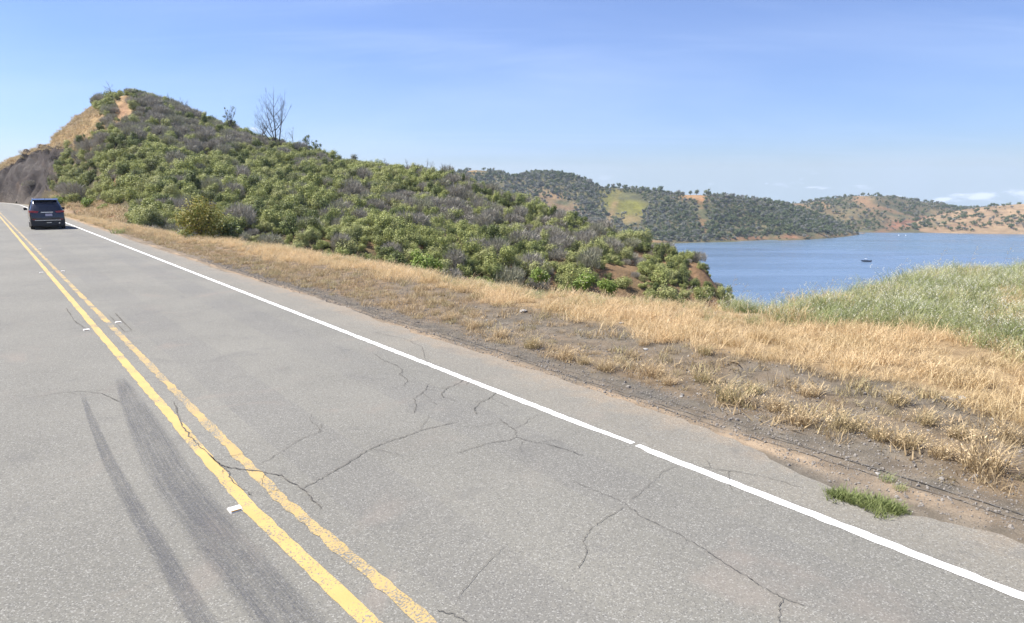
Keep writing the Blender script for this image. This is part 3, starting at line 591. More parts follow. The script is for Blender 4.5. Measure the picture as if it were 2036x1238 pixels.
for i, (pp, wd) in enumerate(cracks):
    Lc = [G(*p) for p in pp]; ribbon('crack', Lc, wd * 0.58, 0.0085, MATS['crack'], road, i + 1)
    rc = random.Random(500 + i)
    for q_ in range((0 if i in (11, 12, 13, 14, 17, 18) else min(2, len(Lc) - 1))):
        a = rc.randrange(len(Lc) - 1); f = rc.random(); x0 = Lc[a][0] + f * (Lc[a + 1][0] - Lc[a][0]); y0 = Lc[a][1] + f * (Lc[a + 1][1] - Lc[a][1])
        an = math.atan2(Lc[a + 1][1] - Lc[a][1], Lc[a + 1][0] - Lc[a][0]) + rc.choice((-1, 1)) * rc.uniform(.5, 1.4); br_ = [(x0, y0)]
        for st in range(rc.randint(2, 4)): an += rc.uniform(-.5, .5); k_ = rc.uniform(.06, .2); x0 += k_ * math.cos(an); y0 += k_ * math.sin(an); br_.append((x0, y0))
        ribbon('crack', br_, 0.0042, 0.0082, MATS['crack'], road, 900 + i * 9 + q_, 0.012, 5)
# seams along the pavement edge
def sn_line(f, s0, s1, st): return [tuple(float(v) for v in W(s, f(s))) for s in np.arange(s0, s1, st)]
rs_ = random.Random(77)
for (off, wd, s0, s1, ph) in ((6.28, .013, 0.2, 24, 0), (6.17, .012, 0.2, 12, 1), (6.05, .026, 12, 45, 2), (6.36, .010, 1, 18, 3)):
    a = s0
    while a < s1:
        b = min(a + rs_.uniform(1.2, 4.0), s1)
        if b - a > .4: ribbon('seam', sn_line(lambda q: off + 0.05 * math.sin(q * 0.9 + ph) + rs_.uniform(-.012, .012), a, b, .25), wd, -0.0125, MATS['crack'], verge, int(a * 31) + int(off * 100), 0.012, 3)
        a = b + rs_.uniform(.05, .5)
ribbon('crack', [G(x, y) for x, y in [(228, 622), (262, 657)]], 0.03, 0.0085, MATS['crack'], road, 95, 0.003)
ribbon('crack', [G(x, y) for x, y in [(216, 626), (248, 660), (262, 657)]], 0.014, 0.0085, MATS['crack'], road, 96, 0.003)
# tyre marks from hard braking in the far lane
ribbon('skid_mark', [G(x, y) for x, y in [(160, 775), (188, 850), (215, 915), (255, 990), (300, 1065), (345, 1140), (395, 1225), (450, 1310), (560, 1480)]], [0.05, 0.10, .13, .16, .17, .17], 0.0060, MATS['skid'], road, 97, 0.0, 3, True)
ribbon('skid_mark', [G(x, y) for x, y in [(232, 742), (262, 800), (296, 865), (330, 930), (384, 1005), (444, 1080), (512, 1160), (577, 1238), (684, 1360)]], [0.10, 0.30, .40, .42, .42, .42], 0.0060, MATS['skid'], road, 98, 0.0, 3, True)

# ------------------------------------------------------------------ raised reflective markers beside the yellow lines
mk = MB(); b_, t_ = 0.05, 0.034
mk.loft([[(-b_, -b_, 0), (b_, -b_, 0), (b_, b_, 0), (-b_, b_, 0)], [(-b_ * .94, -t_, .016), (b_ * .94, -t_, .016), (b_ * .94, t_, .016), (-b_ * .94, t_, .016)]])
marker_me = mk.mesh('marker_body'); marker_me.materials.append(plain('marker_shell', (0.72, 0.71, 0.68), 0.5, 0.4))
rf = MB(); rf.box((0, -0.0435, 0.009), (0.078, 0.004, 0.010)); rf_me = rf.mesh('reflector'); rf_me.materials.append(plain('amber_reflector', (0.55, 0.30, 0.06), 0.25, 0.6))
for (x, y, lb) in [(467, 1013, 'white raised pavement marker nearest the camera, beside the left yellow line'), (172, 656, 'raised pavement marker just left of the double yellow line, second nearest'), (235, 641, 'raised pavement marker right of the double yellow line inside the cracked rectangle'),
                   (82, 542, 'raised pavement marker left of the yellow lines, third nearest on that side'), (125, 539, 'raised pavement marker right of the yellow lines, second nearest on that side'), (79, 495, 'small raised marker right of the yellow lines behind the dark car'), (20, 455, 'farthest raised pavement marker, by the yellow lines at the left margin')]:
    gx, gy = G(x, y); o = empty('pavement_marker', (gx, gy, 0.001), lb, 'road marker', TH, 'raised markers along the double yellow line')
    link('shell', marker_me, None, o); link('reflector', rf_me, None, o)

# ------------------------------------------------------------------ plant meshes
def leaf_cloud(name, lobes, nleaf, size, mt, mi_extra=None, flat=0.25, stems=None, up=0.35):
    """leaf-sized quads spread through several lobes, plus woody stems"""
    V = []; n_each = np.array([l[3] ** 2 * (l[4] if len(l) > 4 else 1) for l in lobes]); n_each = (n_each / n_each.sum() * nleaf).astype(int)
    for (l, cnt) in zip(lobes, n_each):
        cx, cy, cz, r = l[:4]; sz = l[5] if len(l) > 5 else 1.0
        d = rng.normal(size=(cnt, 3)); d /= np.linalg.norm(d, axis=1)[:, None]; rad = r * (1 - rng.random(cnt) ** 2.2 * 0.55) * (1 + 0.16 * rng.normal(size=cnt))
        c = d * rad[:, None] * np.array([1, 1, sz]) + np.array([cx, cy, cz]); keep = c[:, 2] > 0.02; c = c[keep]; d = d[keep]
        nrm = d * 1.0 + rng.normal(size=d.shape) * 0.38 + np.array([0, 0, up]); nrm /= np.linalg.norm(nrm, axis=1)[:, None]
        tt = np.cross(nrm, rng.normal(size=nrm.shape)); tt /= np.linalg.norm(tt, axis=1)[:, None] + 1e-9; bb = np.cross(nrm, tt)
        s = size * rng.uniform(0.5, 1.3, len(c))[:, None]
        V.append(np.stack([c - tt * s * .5, c + bb * s * 0.33, c + tt * s * .5, c - bb * s * 0.33], 1).reshape(-1, 3))
    V = np.concatenate(V); Q = np.arange(len(V)).reshape(-1, 4); mi = np.zeros(len(Q), int)
    if stems is not None:
        sv = np.array(stems.v); sq = np.array([f if len(f) == 4 else (f[0], f[1], f[2], f[2]) for f in stems.f if len(f) == 4]); Q = np.concatenate([Q, sq + len(V)]); V = np.concatenate([V, sv]); mi = np.concatenate([mi, np.ones(len(sq), int)])
    me = mesh_np(name, V, Q); me.polygons.foreach_set('material_index', mi.astype(np.int32))
    me.materials.append(mt)
    if stems is not None: me.materials.append(mi_extra or MATS['bark'])
    return me
def bush_lobes(r, h, k, seed):
    rr = random.Random(seed); L = [(0, 0, h * 0.42, r * 0.55)]
    for i in range(k):
        a = rr.uniform(0, 6.28); d = r * rr.uniform(0.25, 0.72); q = r * rr.uniform(0.2, 0.42)
        L.append((d * math.cos(a), d * math.sin(a), h * rr.uniform(0.2, 0.78), q))
    return L
def bush_stems(r, h, k, seed, th=0.03, up=1.0):
    rr = random.Random(seed); s = MB()
    for i in range(k):
        a = rr.uniform(0, 6.28); e = rr.uniform(0.2, 0.8); p0 = Vector((0, 0, 0)); p1 = Vector((math.cos(a) * r * e * .5, math.sin(a) * r * e * .5, h * 0.5)); p2 = Vector((math.cos(a) * r * e, math.sin(a) * r * e, h * rr.uniform(0.75, 1.05) * up))
        s.tube(p0, p1, th, th * .6, 3, caps=False); s.tube(p1, p2, th * .6, th * .25, 3, caps=False)
    return s
def twig_bush(name, r, h, n, seed, mt, leafs=250):
    """leafless scorched shrub: a brush of fine twigs with a haze of tiny spurs"""
    rr = random.Random(seed); V = []
    s = bush_stems(r, h, 10, seed, 0.035)
    for i in range(n):
        a = rr.uniform(0, 6.28); e = math.sqrt(rr.random()) * r; z = h * rr.uniform(0.25, 0.85) * (1 - 0.35 * (e / r) ** 2); c = np.array([math.cos(a) * e, math.sin(a) * e, z])
        d = np.array([math.cos(a) * rr.uniform(0, .8) + rr.uniform(-.5, .5), math.sin(a) * rr.uniform(0, .8) + rr.uniform(-.5, .5), rr.uniform(.3, 1.1)]); d = d / np.linalg.norm(d) * rr.uniform(.18, .5)
        sd = np.cross(d, np.array([rr.uniform(-1, 1), rr.uniform(-1, 1), rr.uniform(-.3, .3)])); sd = sd / (np.linalg.norm(sd) + 1e-9) * rr.uniform(.008, .028)
        V += [c - sd, c + sd, c + d + sd * .3, c + d - sd * .3]
    V = np.array(V); Q = np.arange(len(V)).reshape(-1, 4); mi = np.zeros(len(Q), int)
    lc = leaf_cloud('tmp', bush_lobes(r * .9, h * .9, 7, seed), leafs, 0.085, mt); lv = np.empty(len(lc.vertices) * 3); lc.vertices.foreach_get('co', lv); lv = lv.reshape(-1, 3); lq = np.arange(len(lv)).reshape(-1, 4) + len(V)
    V = np.concatenate([V, lv]); Q = np.concatenate([Q, lq]); mi = np.concatenate([mi, np.zeros(len(lq), int)])
    sv = np.array(s.v); sq = np.array(s.f) + len(V); V = np.concatenate([V, sv]); Q = np.concatenate([Q, sq]); mi = np.concatenate([mi, np.ones(len(sq), int)])
    me = mesh_np(name, V, Q); me.polygons.foreach_set('material_index', mi.astype(np.int32)); me.materials.append(mt); me.materials.append(MATS['bark']); bpy.data.meshes.remove(lc); return me
greens = [leaf_cloud('green_shrub', bush_lobes(1.05, 1.5, 12, i), 2600, 0.115, MATS['green_leaf'], stems=bush_stems(0.9, 1.3, 6, i)) for i in range(9)]
greens += [leaf_cloud('dark_shrub', bush_lobes(1.0, 1.6, 10, 40 + i), 2300, 0.11, MATS['dark_leaf'], stems=bush_stems(0.9, 1.4, 6, i)) for i in range(3)]
brights = [leaf_cloud('bright_shrub', bush_lobes(0.9, 1.2, 7, 60 + i), 1300, 0.13, MATS['bright_leaf'], stems=bush_stems(0.8, 1.0, 5, i)) for i in range(2)]
greys = [twig_bush('grey_shrub', 1.05, 1.55, 900, 80 + i, MATS['grey_twig'], 420) for i in range(4)]

# ---- where shrubs stand on the near hill
def free_of(px, py, r, z):
    """1 where the near hill carries shrubs"""
    rk = rockmask(px, py, 0 * px); gd = np.clip(zone(px, py, 150, 268, 72, 24, -28) * 1.5 + zone(px, py, 247, 216, 17, 26) * 1.8 + zone(px, py, 55, 300, 60, 12, -25) * 1.2, 0, 1) * (px < 290)
    steep = np.clip((205 - px) / 25, 0, 1) * np.clip((262 - py) / 20, 0, 1); lip = np.clip((112 - px) / 15, 0, 1) * np.clip((345 - py) / 10, 0, 1)
    return np.clip(1 - rk * 0.985 - gd * 1.15 - steep * 1.1 - lip * 1.1, 0.0, 1)
bx, by, bz = sample_grid(BX, BY, BZ, 42000, int(bj * 0.25), int(bj * 3.15))
bpx, bqy = proj(bx, by, bz); r_ = np.hypot(bx, by)
# soft spacing: keep the farther of close pairs out
order = rng.permutation(len(bx)); cell = {}; keep = []
dens = free_of(bpx, bqy, r_, bz); soil = np.clip(vnoise(bx, by, 10, 19) * 1.1 - 0.15, 0, 0.55)
thin = np.where((bpx > 1080) & (bqy > 500), 0.85, 0.0) * (vnoise(bx, by, 4.5, 201) > -0.02)
ravine_clear = (bpx < 262) & (bqy > 404)
for i in order:
    if not (-120 < bpx[i] < 1560) or rng.random() > dens[i] - soil[i] * 0.6 - thin[i] or ravine_clear[i]: continue
    k = (int(bx[i] // 1.35), int(by[i] // 1.35)); bad = False
    for a in (-1, 0, 1):
        for b in (-1, 0, 1):
            for j in cell.get((k[0] + a, k[1] + b), ()):
                if (bx[i] - bx[j]) ** 2 + (by[i] - by[j]) ** 2 < 0.72 ** 2: bad = True
        if bad: break
    if not bad: cell.setdefault(k, []).append(i); keep.append(i)
keep = np.array(keep)
greyp = 0.19 + vnoise(bx, by, 14, 211) * 0.75 + zone(bpx, bqy, 420, 260, 170, 50, 18) * 0.35 + zone(bpx, bqy, 1250, 520, 130, 40) * 0.1 - zone(bpx, bqy, 200, 360, 110, 40) * 0.3
kinds = np.where(rng.random(len(bx)) < np.clip(greyp, 0.06, 0.8), 2, np.where(rng.random(len(bx)) < 0.28, 1, 0))
scl = (0.34 + 0.72 * rng.random(len(bx)) ** 1.7) * np.where(bpx > 1330, 0.82, 1.0)
show = scl / r_
# hide from the ranking what stands beyond the brow or outside the frame
vis = (bpx > -20) & (bpx < 1500) & (bqy > 150) & (r_ > 44)
def zone_words(px, py, r):
    top = float(np.interp(px, [q[0] for q in skyl], [q[1] for q in skyl])); bot = float(np.interp(px, [250, 450, 700, 1000, 1300, 1480], [440, 475, 505, 560, 600, 640])); f = (py - top) / max(bot - top, 30)
    lv = 'on the skyline' if f < .1 else 'on the upper slope' if f < .38 else 'on the middle slope' if f < .62 else 'on the lower slope' if f < .84 else 'at the hill foot'
    for lim, lm in ((210, 'beside the road cut'), (330, 'below the summit'), (500, 'below the scorched tree'), (620, 'below the tall dead tree'), (760, 'below the pale round tree'), (900, 'right of the pale round tree'), (1050, 'before the middle hills'), (1220, 'left of the eroded spur'), (1340, 'on the eroded spur'), (9999, 'above the lake edge')):
        if px < lim: break
    return lv + ' ' + lm
def size_word(a): return 'large' if a > .88 else 'small' if a < .58 else 'medium'
names = {0: ('green_shrub', 'olive green leafy shrub', 'green shrubs on the near hill'), 1: ('dark_shrub', 'dark green dense shrub', 'dark shrubs on the near hill'), 2: ('grey_shrub', 'leafless grey scorched shrub', 'grey leafless shrubs on the near hill')}
srcs = {0: greens[:9], 1: greens[9:], 2: greys}
restp = []; limit = {0: 300, 1: 170, 2: 240}
for k in (0, 1, 2):
    ids = [i for i in keep if kinds[i] == k]; ids.sort(key=lambda i: -(show[i] if vis[i] else 0)); big = ids[:limit[k]]; restp += [(i, k) for i in ids[limit[k]:]]
    for i in big:
        o = link(names[k][0], srcs[k][rng.integers(len(srcs[k]))], loc=(bx[i], by[i], bz[i] - 0.12)); o.rotation_euler = (0, 0, rng.uniform(0, 6.28)); s = scl[i]; o.scale = (s * rng.uniform(.9, 1.2), s * rng.uniform(.9, 1.2), s * rng.uniform(.85, 1.5))
        grp = names[k][2] + ', ' + zone_words(bpx[i], bqy[i], r_[i])
        tag(o, size_word(s) + ' ' + names[k][1] + ' ' + zone_words(bpx[i], bqy[i], r_[i]), 'shrub', size_word(s) + ' ' + grp)
allsrc = src_collection('shrub_source', greens + greys); ii = np.array([i for i, k in restp]); kk = np.array([k for i, k in restp])
idx = np.where(kk == 0, rng.integers(0, 9, len(kk)), np.where(kk == 1, rng.integers(9, 12, len(kk)), rng.integers(12, 16, len(kk))))
S3 = scl[ii][:, None] * rng.uniform(0.8, 1.25, (len(ii), 3)) * np.array([1, 1, 1.15])
scatter('chaparral', np.stack([bx[ii], by[ii], bz[ii] - 0.12], -1), np.stack([rng.normal(0, .08, len(ii)), rng.normal(0, .08, len(ii)), rng.uniform(0, 6.28, len(ii))], -1), S3, idx, allsrc, label='dense green and grey chaparral covering the rest of the near hill', cat='chaparral')

def ground_at(px, py, r): x, y, z = atr(px, py, r); return x, y, z
def near_z(x, y):
    d = (BX - x) ** 2 + (BY - y) ** 2; k = np.unravel_index(np.argmin(d), d.shape); return float(BZ[k])
def verge_zs(x, y):
    n = x * N[0] + y * N[1]; return float(verge_z(np.array([x]), np.array([y]), np.array([n]))[0])
# lone rounded tawny bush at the edge of the straw grass
def single(name, me_leaf, me_stem, loc, label, cat, sc=1, group=None):
    o = empty(name, loc, label, cat, rng.uniform(0, 6), group); o.scale = (sc,) * 3
    link('foliage', me_leaf, None, o); 
    if me_stem: link('stem', me_stem, None, o)
    return o
def stems_mesh(r, h, k, seed, th=.04): s = bush_stems(r, h, k, seed, th, .8); me = s.mesh('stem'); me.materials.append(MATS['bark']); return me
x, y, z_ = atr(402, 476, 38.5)
single('round_bush', leaf_cloud('round_bush', [(0, 0, 1.0, 0.95), (0.5, 0.2, 1.15, .6), (-0.6, .1, .9, .7), (.1, -.5, .75, .7), (0, .1, 1.65, .55), (-.3, -.4, 1.35, .55)], 5200, 0.10, MATS['orange_leaf']), stems_mesh(0.9, 1.7, 9, 3), (x, y, z_ - .15), 'rounded tawny green bush standing at the back edge of the straw grass', 'bush', 1.12)
single('leafy_bush', leaf_cloud('leafy_bush', bush_lobes(0.85, 1.5, 6, 8), 2200, 0.13, MATS['dark_leaf']), stems_mesh(.8, 1.2, 5, 4), (x + 1.25, y + .4, z_ - .45), 'darker green bush pressed against the right side of the rounded tawny bush', 'bush', 1.0)
for (px, py, rr_, sc, lb) in [(848, 520, 23.5, 0.75, 'bright green leafy bush behind the crest of the straw grass'), (1160, 560, 21, 0.55, 'small yellow green bush at the ravine edge, right of the middle of the picture'), (1210, 570, 20, 0.5, 'low bright bush next to the eroded spur'), (140, 395, 96, 1.5, 'yellow green bush above the car on the bank'), (95, 405, 110, 1.3, 'small yellowish bush left of the bank behind the car roof'), (172, 402, 88, 1.0, 'yellow green bush right of the car on the orange bank'), (205, 412, 80, .8, 'small yellow green bush on the right end of the orange bank'), (118, 398, 100, 1.1, 'yellowish weed bush directly above the car roof'), (225, 245, 128, 2.6, 'rounded green bush under the bare orange patch near the summit'), (210, 290, 118, 2.3, 'green bush on the golden shoulder below the summit'), (1070, 545, 26, 0.6, 'low green weed clump at the crest of the straw grass')]:
    x, y, z = atr(px, py, rr_); single('bright_bush', brights[rng.integers(2)], None, (x, y, z - 0.6 * sc), lb, 'bush', sc, None)
for (px, py, rr_, sc, lb) in [(228, 195, 142, 2.2, 'dark evergreen bush crowning the summit of the near hill'), (222, 212, 138, 2.0, 'dark round bush just below the summit beside the orange patch'), (290, 200, 136, 1.6, 'dark green bush on the skyline right of the summit'), (192, 214, 144, .9, 'small dark bush on the steep left skyline'), (165, 262, 136, 1.1, 'dark bush on the golden slope above the road cut'), (185, 272, 134, 1.0, 'second dark bush on the golden slope above the road cut'), (66, 300, 152, .45, 'tiny dark bush on the lip of the dark road cut')]:
    x, y, z = atr(px, py, rr_); single('dark_bush', greens[9 + rng.integers(3)], None, (x, y, z - 0.8 * sc), lb, 'bush', sc, None)

# ---- bare trees on the skyline
def bare_tree(name, px, py_base, r, height, label, seed, trunks=1, mt='bark', spread=0.5, leafy=None, depth=5, th=.16):
    rr = random.Random(seed); x, y, z = atr(px, py_base, r); root = empty(name, (x, y, z), label, 'tree'); tk = MB(); br = MB(); tips = []
    def grow(p, d, ln, rad, dep):
        q = p + d * ln * rr.uniform(.85, 1.1); (tk if dep >= depth - 1 else br).tube(p, q, rad, rad * .68, 5 if dep > 2 else 3, caps=False)
        if dep == 0: tips.append(q); return
        tips.append(q) if dep < 2 else None
        k = 3 if rr.random() < .55 else 2
        for i in range(k):
            v = Vector((rr.uniform(-1, 1), rr.uniform(-1, 1), rr.uniform(-.2, .7))) * spread
            if i == 0: grow(q, (d + v * .25 + Vector((0, 0, .15))).normalized(), ln * rr.uniform(.74, .9), rad * .66, dep - 1)
            else: grow(q, (d * .75 + v * 1.5).normalized(), ln * rr.uniform(.55, .8), rad * rr.uniform(.4, .55), dep - 1)
        if rr.random() < .6:
            v = Vector((rr.uniform(-1, 1), rr.uniform(-1, 1), rr.uniform(0, .5))); grow(p + (q - p) * .5, v.normalized(), ln * .5, rad * .35, max(dep - 2, 0))
    for k in range(trunks):
        lean = Vector((rr.uniform(-.16, .16) + (k - (trunks - 1) / 2) * -.12, rr.uniform(-.1, .1), 1)).normalized()
        grow(Vector((k * .55 - (trunks - 1) * .3, 0, -.5)), lean, height * .235, th * (1 - k * .25), depth)
    tk.build('trunk', MATS[mt], root); br.build('branch', MATS[mt], root)
    if leafy:
        L = [(p.x, p.y, p.z, leafy[0] * rr.uniform(.6, 1.2)) for p in rr.sample(tips, min(len(tips), leafy[1]))]
        link('crown', leaf_cloud('crown', L, leafy[2], .16, MATS[leafy[3]]), None, root)
    return root
bare_tree('dead_tree', 552, 320, 108, 11.2, 'tall bare dead tree with two dark trunks standing out on the skyline', 11, 2, 'burnt', .58, None, 6, .21)
bare_tree('scorched_tree', 458, 276, 118, 6.4, 'half-dead scorched tree with dark leaf clumps, left of the tall dead tree', 5, 2, 'burnt', .6, (.24, 16, 500, 'dark_leaf'), 5, .19)
bare_tree('bare_shrub', 368, 226, 124, 4.2, 'bare twiggy shrub on the skyline left of the scorched tree', 8, 1, 'bark', .8, None, 4, .08)
bare_tree('bare_shrub', 338, 212, 128, 3.6, 'small bare shrub poking above the skyline right of the summit', 18, 1, 'bark', .9, None, 4, .07)
bare_tree('bare_shrub', 222, 190, 138, 4.0, 'bare grey shrub on the very summit of the near hill', 21, 1, 'bark', .9, None, 4, .08)
bare_tree('bare_shrub', 520, 276, 114, 4.4, 'low bare shrub between the scorched tree and the tall dead tree', 23, 1, 'bark', .9, None, 4, .08)
bare_tree('bare_shrub', 582, 286, 112, 4.0, 'low bare shrub at the right foot of the tall dead tree', 24, 1, 'bark', .9, None, 4, .07)
bare_tree('bare_shrub', 812, 334, 97, 2.6, 'bare shrub on the skyline, third from the lake hills', 31, 1, 'bark', .9, None, 4, .06)
bare_tree('bare_shrub', 852, 340, 95, 2.9, 'broad bare shrub on the skyline right of the pale round tree', 33, 2, 'bark', .9, None, 4, .06)
bare_tree('bare_shrub', 880, 344, 94, 2.3, 'last bare shrub on the skyline before the middle hills', 35, 1, 'bark', .9, None, 4, .06)
bare_tree('scorched_shrub', 612, 300, 109, 3.6, 'dark scorched shrub with leaf clumps right of the tall dead tree', 37, 2, 'burnt', .55, (.3, 10, 500, 'dark_leaf'), 4, .09)
bare_tree('scorched_shrub', 632, 306, 108, 3.2, 'second dark scorched shrub on the skyline, right of its twin', 39, 2, 'burnt', .55, (.3, 10, 450, 'dark_leaf'), 4, .09)
bare_tree('pale_tree', 707, 328, 103, 2.7, 'small pale umbrella-crowned tree alone on the skyline', 41, 1, 'bark', .7, (.42, 16, 900, 'ash_leaf'), 4, .09)

proto = bare_tree('bare_shrub', 700, 330, 105, 2.2, 'x', 55, 1, 'bark', .9, None, 4, .05); first = True
for px in (402, 428, 490, 655, 676, 742, 764, 790, 916, 940, 990, 1040):
    ty = float(np.interp(px, [q[0] for q in skyl], [q[1] for q in skyl])); rr_ = float(np.interp(px, [q[0] for q in skyl], [q[2] for q in skyl])); x, y, z = atr(px, ty + 8, rr_); s = rng.uniform(.7, 1.5)
    if first: o = proto; first = False
    else:
        o = proto.copy(); bpy.context.scene.collection.objects.link(o)
        for ch in list(proto.children): c_ = ch.copy(); bpy.context.scene.collection.objects.link(c_); c_.parent = o
    o.location = (x, y, z); o.scale = (s, s, s); o.rotation_euler = (0, 0, rng.uniform(0, 6.28))
    lm = 'left of the tall dead tree' if px < 555 else 'left of the pale round tree' if px < 707 else 'just right of the pale round tree' if px < 800 else 'near where the middle hills begin'
    tag(o, 'thin bare grey twiggy shrub on the skyline ' + lm, 'shrub', 'thin bare shrubs on the skyline ' + lm)

# ------------------------------------------------------------------ oaks and scrub on the middle and far hills
def oak_mesh(i, mt, n=260):
    rr = random.Random(i); L = [(0, 0, 3.6, 2.1, 1, .8)] + [(rr.uniform(-1.9, 1.9), rr.uniform(-1.9, 1.9), rr.uniform(2.6, 5.2), rr.uniform(.9, 1.6), 1, .8) for _ in range(5)]
    s = MB(); s.tube((0, 0, -.8), (rr.uniform(-.3, .3), 0, 3), .28, .16, 4, caps=False); s.tube((0, 0, 1.6), (1.2, .4, 3.8), .13, .06, 3, caps=False); s.tube((0, 0, 1.8), (-1.1, -.4, 3.9), .13, .06, 3, caps=False)
    return leaf_cloud('oak_tree', L, n, .95, mt, stems=s)
def scrub_mesh(i, mt): return leaf_cloud('far_scrub', bush_lobes(1.7, 2.0, 5, i), 120, .75, mt)
oaks = [oak_mesh(i, MATS['oak_leaf']) for i in range(4)] + [oak_mesh(10 + i, MATS['ash_leaf'], 200) for i in range(2)]
scrubs = [scrub_mesh(i, MATS['oak_leaf']) for i in range(2)] + [scrub_mesh(5 + i, MATS['ash_leaf']) for i in range(3)]
far_src = src_collection('far_tree_source', oaks + scrubs)
fx, fy, fz, fi, fs = [], [], [], [], []; indiv = []
def bare_mask(px, py, zl): return np.clip(sum(zone(px, py, c[0], c[1], c[2], c[3], c[4]) * c[5] for c in zl), 0, 1)
bareC = [z for z in zC if z[6][0] > .16 or (z[0], z[1]) == (1245, 402)]
ax, ay, az_ = sample_grid(CXg, CYg, CZg, 30000, int(cj * 1.05), int(cj * 4.2)); apx, apy = proj(ax, ay, az_)
bm = bare_mask(apx, apy, bareC); ok = (apx > 880) & (apx < 1730) & (az_ > LAKE + 1.0) & (rng.random(len(ax)) > bm * 1.05) & (rng.random(len(ax)) > np.clip(vnoise(ax, ay, 30, 301) * .9, 0, .5))
oakz = zone(apx, apy, 1560, 440, 150, 40) + zone(apx, apy, 1130, 345, 90, 12) + zone(apx, apy, 1300, 470, 150, 10) * .6
for i in np.where(ok)[0]:
    grey = rng.random() < .55 - .35 * oakz[i] + .3 * vnoise(ax[i], ay[i], 60, 305); tree = rng.random() < .2 + .4 * oakz[i]
    k = (rng.integers(4, 6) if grey else rng.integers(0, 4)) if tree else (rng.integers(8, 11) if grey else rng.integers(6, 8))
    fx.append(ax[i]); fy.append(ay[i]); fz.append(az_[i]); fi.append(k); fs.append((.4 + .62 * rng.random() ** 1.5) * (.9 if tree else 1.35))
for (Dg, nn_, zl, p, lo_) in ((D1, 14000, [(1575, 408, 26, 4, 5, 1.6), (1715, 398, 20, 9, 30, .8), (1760, 420, 45, 12, 20, .6), (1800, 445, 70, 8, -12, .8)], .62, 1540), (D2, 1500, [], .5, 1750)):
    X, Y, Z = Dg; q = X.shape[1] // 4; ax, ay, az_ = sample_grid(X, Y, Z, nn_, int(q * 1.05), int(q * 3.1)); apx, apy = proj(ax, ay, az_); bm = bare_mask(apx, apy, zl) if zl else 0 * apx
    cl_ = np.clip(.25 + vnoise(ax, ay, 45, 401) * 1.6, 0.08, 1) if Dg is D2 else np.clip(.8 + vnoise(ax, ay, 60, 403), .2, 1)
    if Dg is D2: cl_ = np.clip(cl_ + zone(apx, apy, 1870, 440, 60, 12, -18) * 2, 0, 1)
    ok = (apx > lo_) & (apx < 2300) & (az_ > LAKE + 1.5) & (rng.random(len(ax)) > bm) & (rng.random(len(ax)) < cl_)
    for i in np.where(ok)[0]:
        if Dg is D2 and len([1 for v in indiv if v[4] == 2]) < 130 and apx[i] < 2060: indiv.append((ax[i], ay[i], az_[i], apx[i], 2)); continue
        k = rng.integers(0, 6) if rng.random() < .45 else rng.integers(6, 11); fx.append(ax[i]); fy.append(ay[i]); fz.append(az_[i]); fi.append(k); fs.append(rng.uniform(.35, .95))
fx, fy, fz, fi, fs = map(np.array, (fx, fy, fz, fi, fs))
# the trees one can tell apart: largest on the middle hill become individuals
isT = fi < 6; fpx, fpy = proj(fx, fy, fz); sc_ = np.where(isT & (fpx > 1150) & (fpx < 1725), fs / np.hypot(fx, fy) * (1 + .35 * (fpx > 1500)), 0); pick = np.argsort(-sc_)[:150]
rest = np.setdiff1d(np.arange(len(fx)), pick)
for i in pick:
    o = link('oak_tree', oaks[fi[i]], loc=(fx[i], fy[i], fz[i] - .4)); o.rotation_euler = (0, 0, rng.uniform(0, 6.28)); o.scale = (fs[i],) * 3
    near_shore = fz[i] < LAKE + 14; part_ = 'near the waterline' if near_shore else 'on the middle slope' if fz[i] < -20 else 'on the upper slope'
    sw = 'large ' if fs[i] > .85 else 'small '
    side = 'tip of the wooded headland' if fpx[i] > 1600 else 'wooded headland' if fpx[i] > 1420 else 'middle ridge above the inlet' if fpx[i] > 1280 else 'hill with the yellow-green clearing'
    tag(o, sw + ('pale grey-green oak ' if fi[i] > 3 else 'dark green oak ') + part_ + ' of the ' + side, 'tree', sw + ('pale' if fi[i] > 3 else 'dark') + ' oaks ' + part_ + ' of the ' + side)
for (x, y, z, px, _) in indiv:
    k = rng.integers(0, 5); o = link('oak_tree', oaks[k], loc=(x, y, z - .4)); s = rng.uniform(.55, 1.25); o.scale = (s, s, s * .85); o.rotation_euler = (0, 0, rng.uniform(0, 6.28))
    side = 'left end' if px < 1850 else 'left half' if px < 1930 else 'right half' if px < 1985 else 'right end'
    sw = ('large ' if s > .95 else 'small ') + ('pale' if k > 3 else 'dark'); hw = 'by the water at the ' if z < LAKE + 9 else 'halfway up the ' if z < LAKE + 20 else 'high on the '
    tag(o, sw + ' oak tree ' + hw + side + ' of the golden hill', 'tree', sw + ' oaks ' + hw + side + ' of the golden hill')
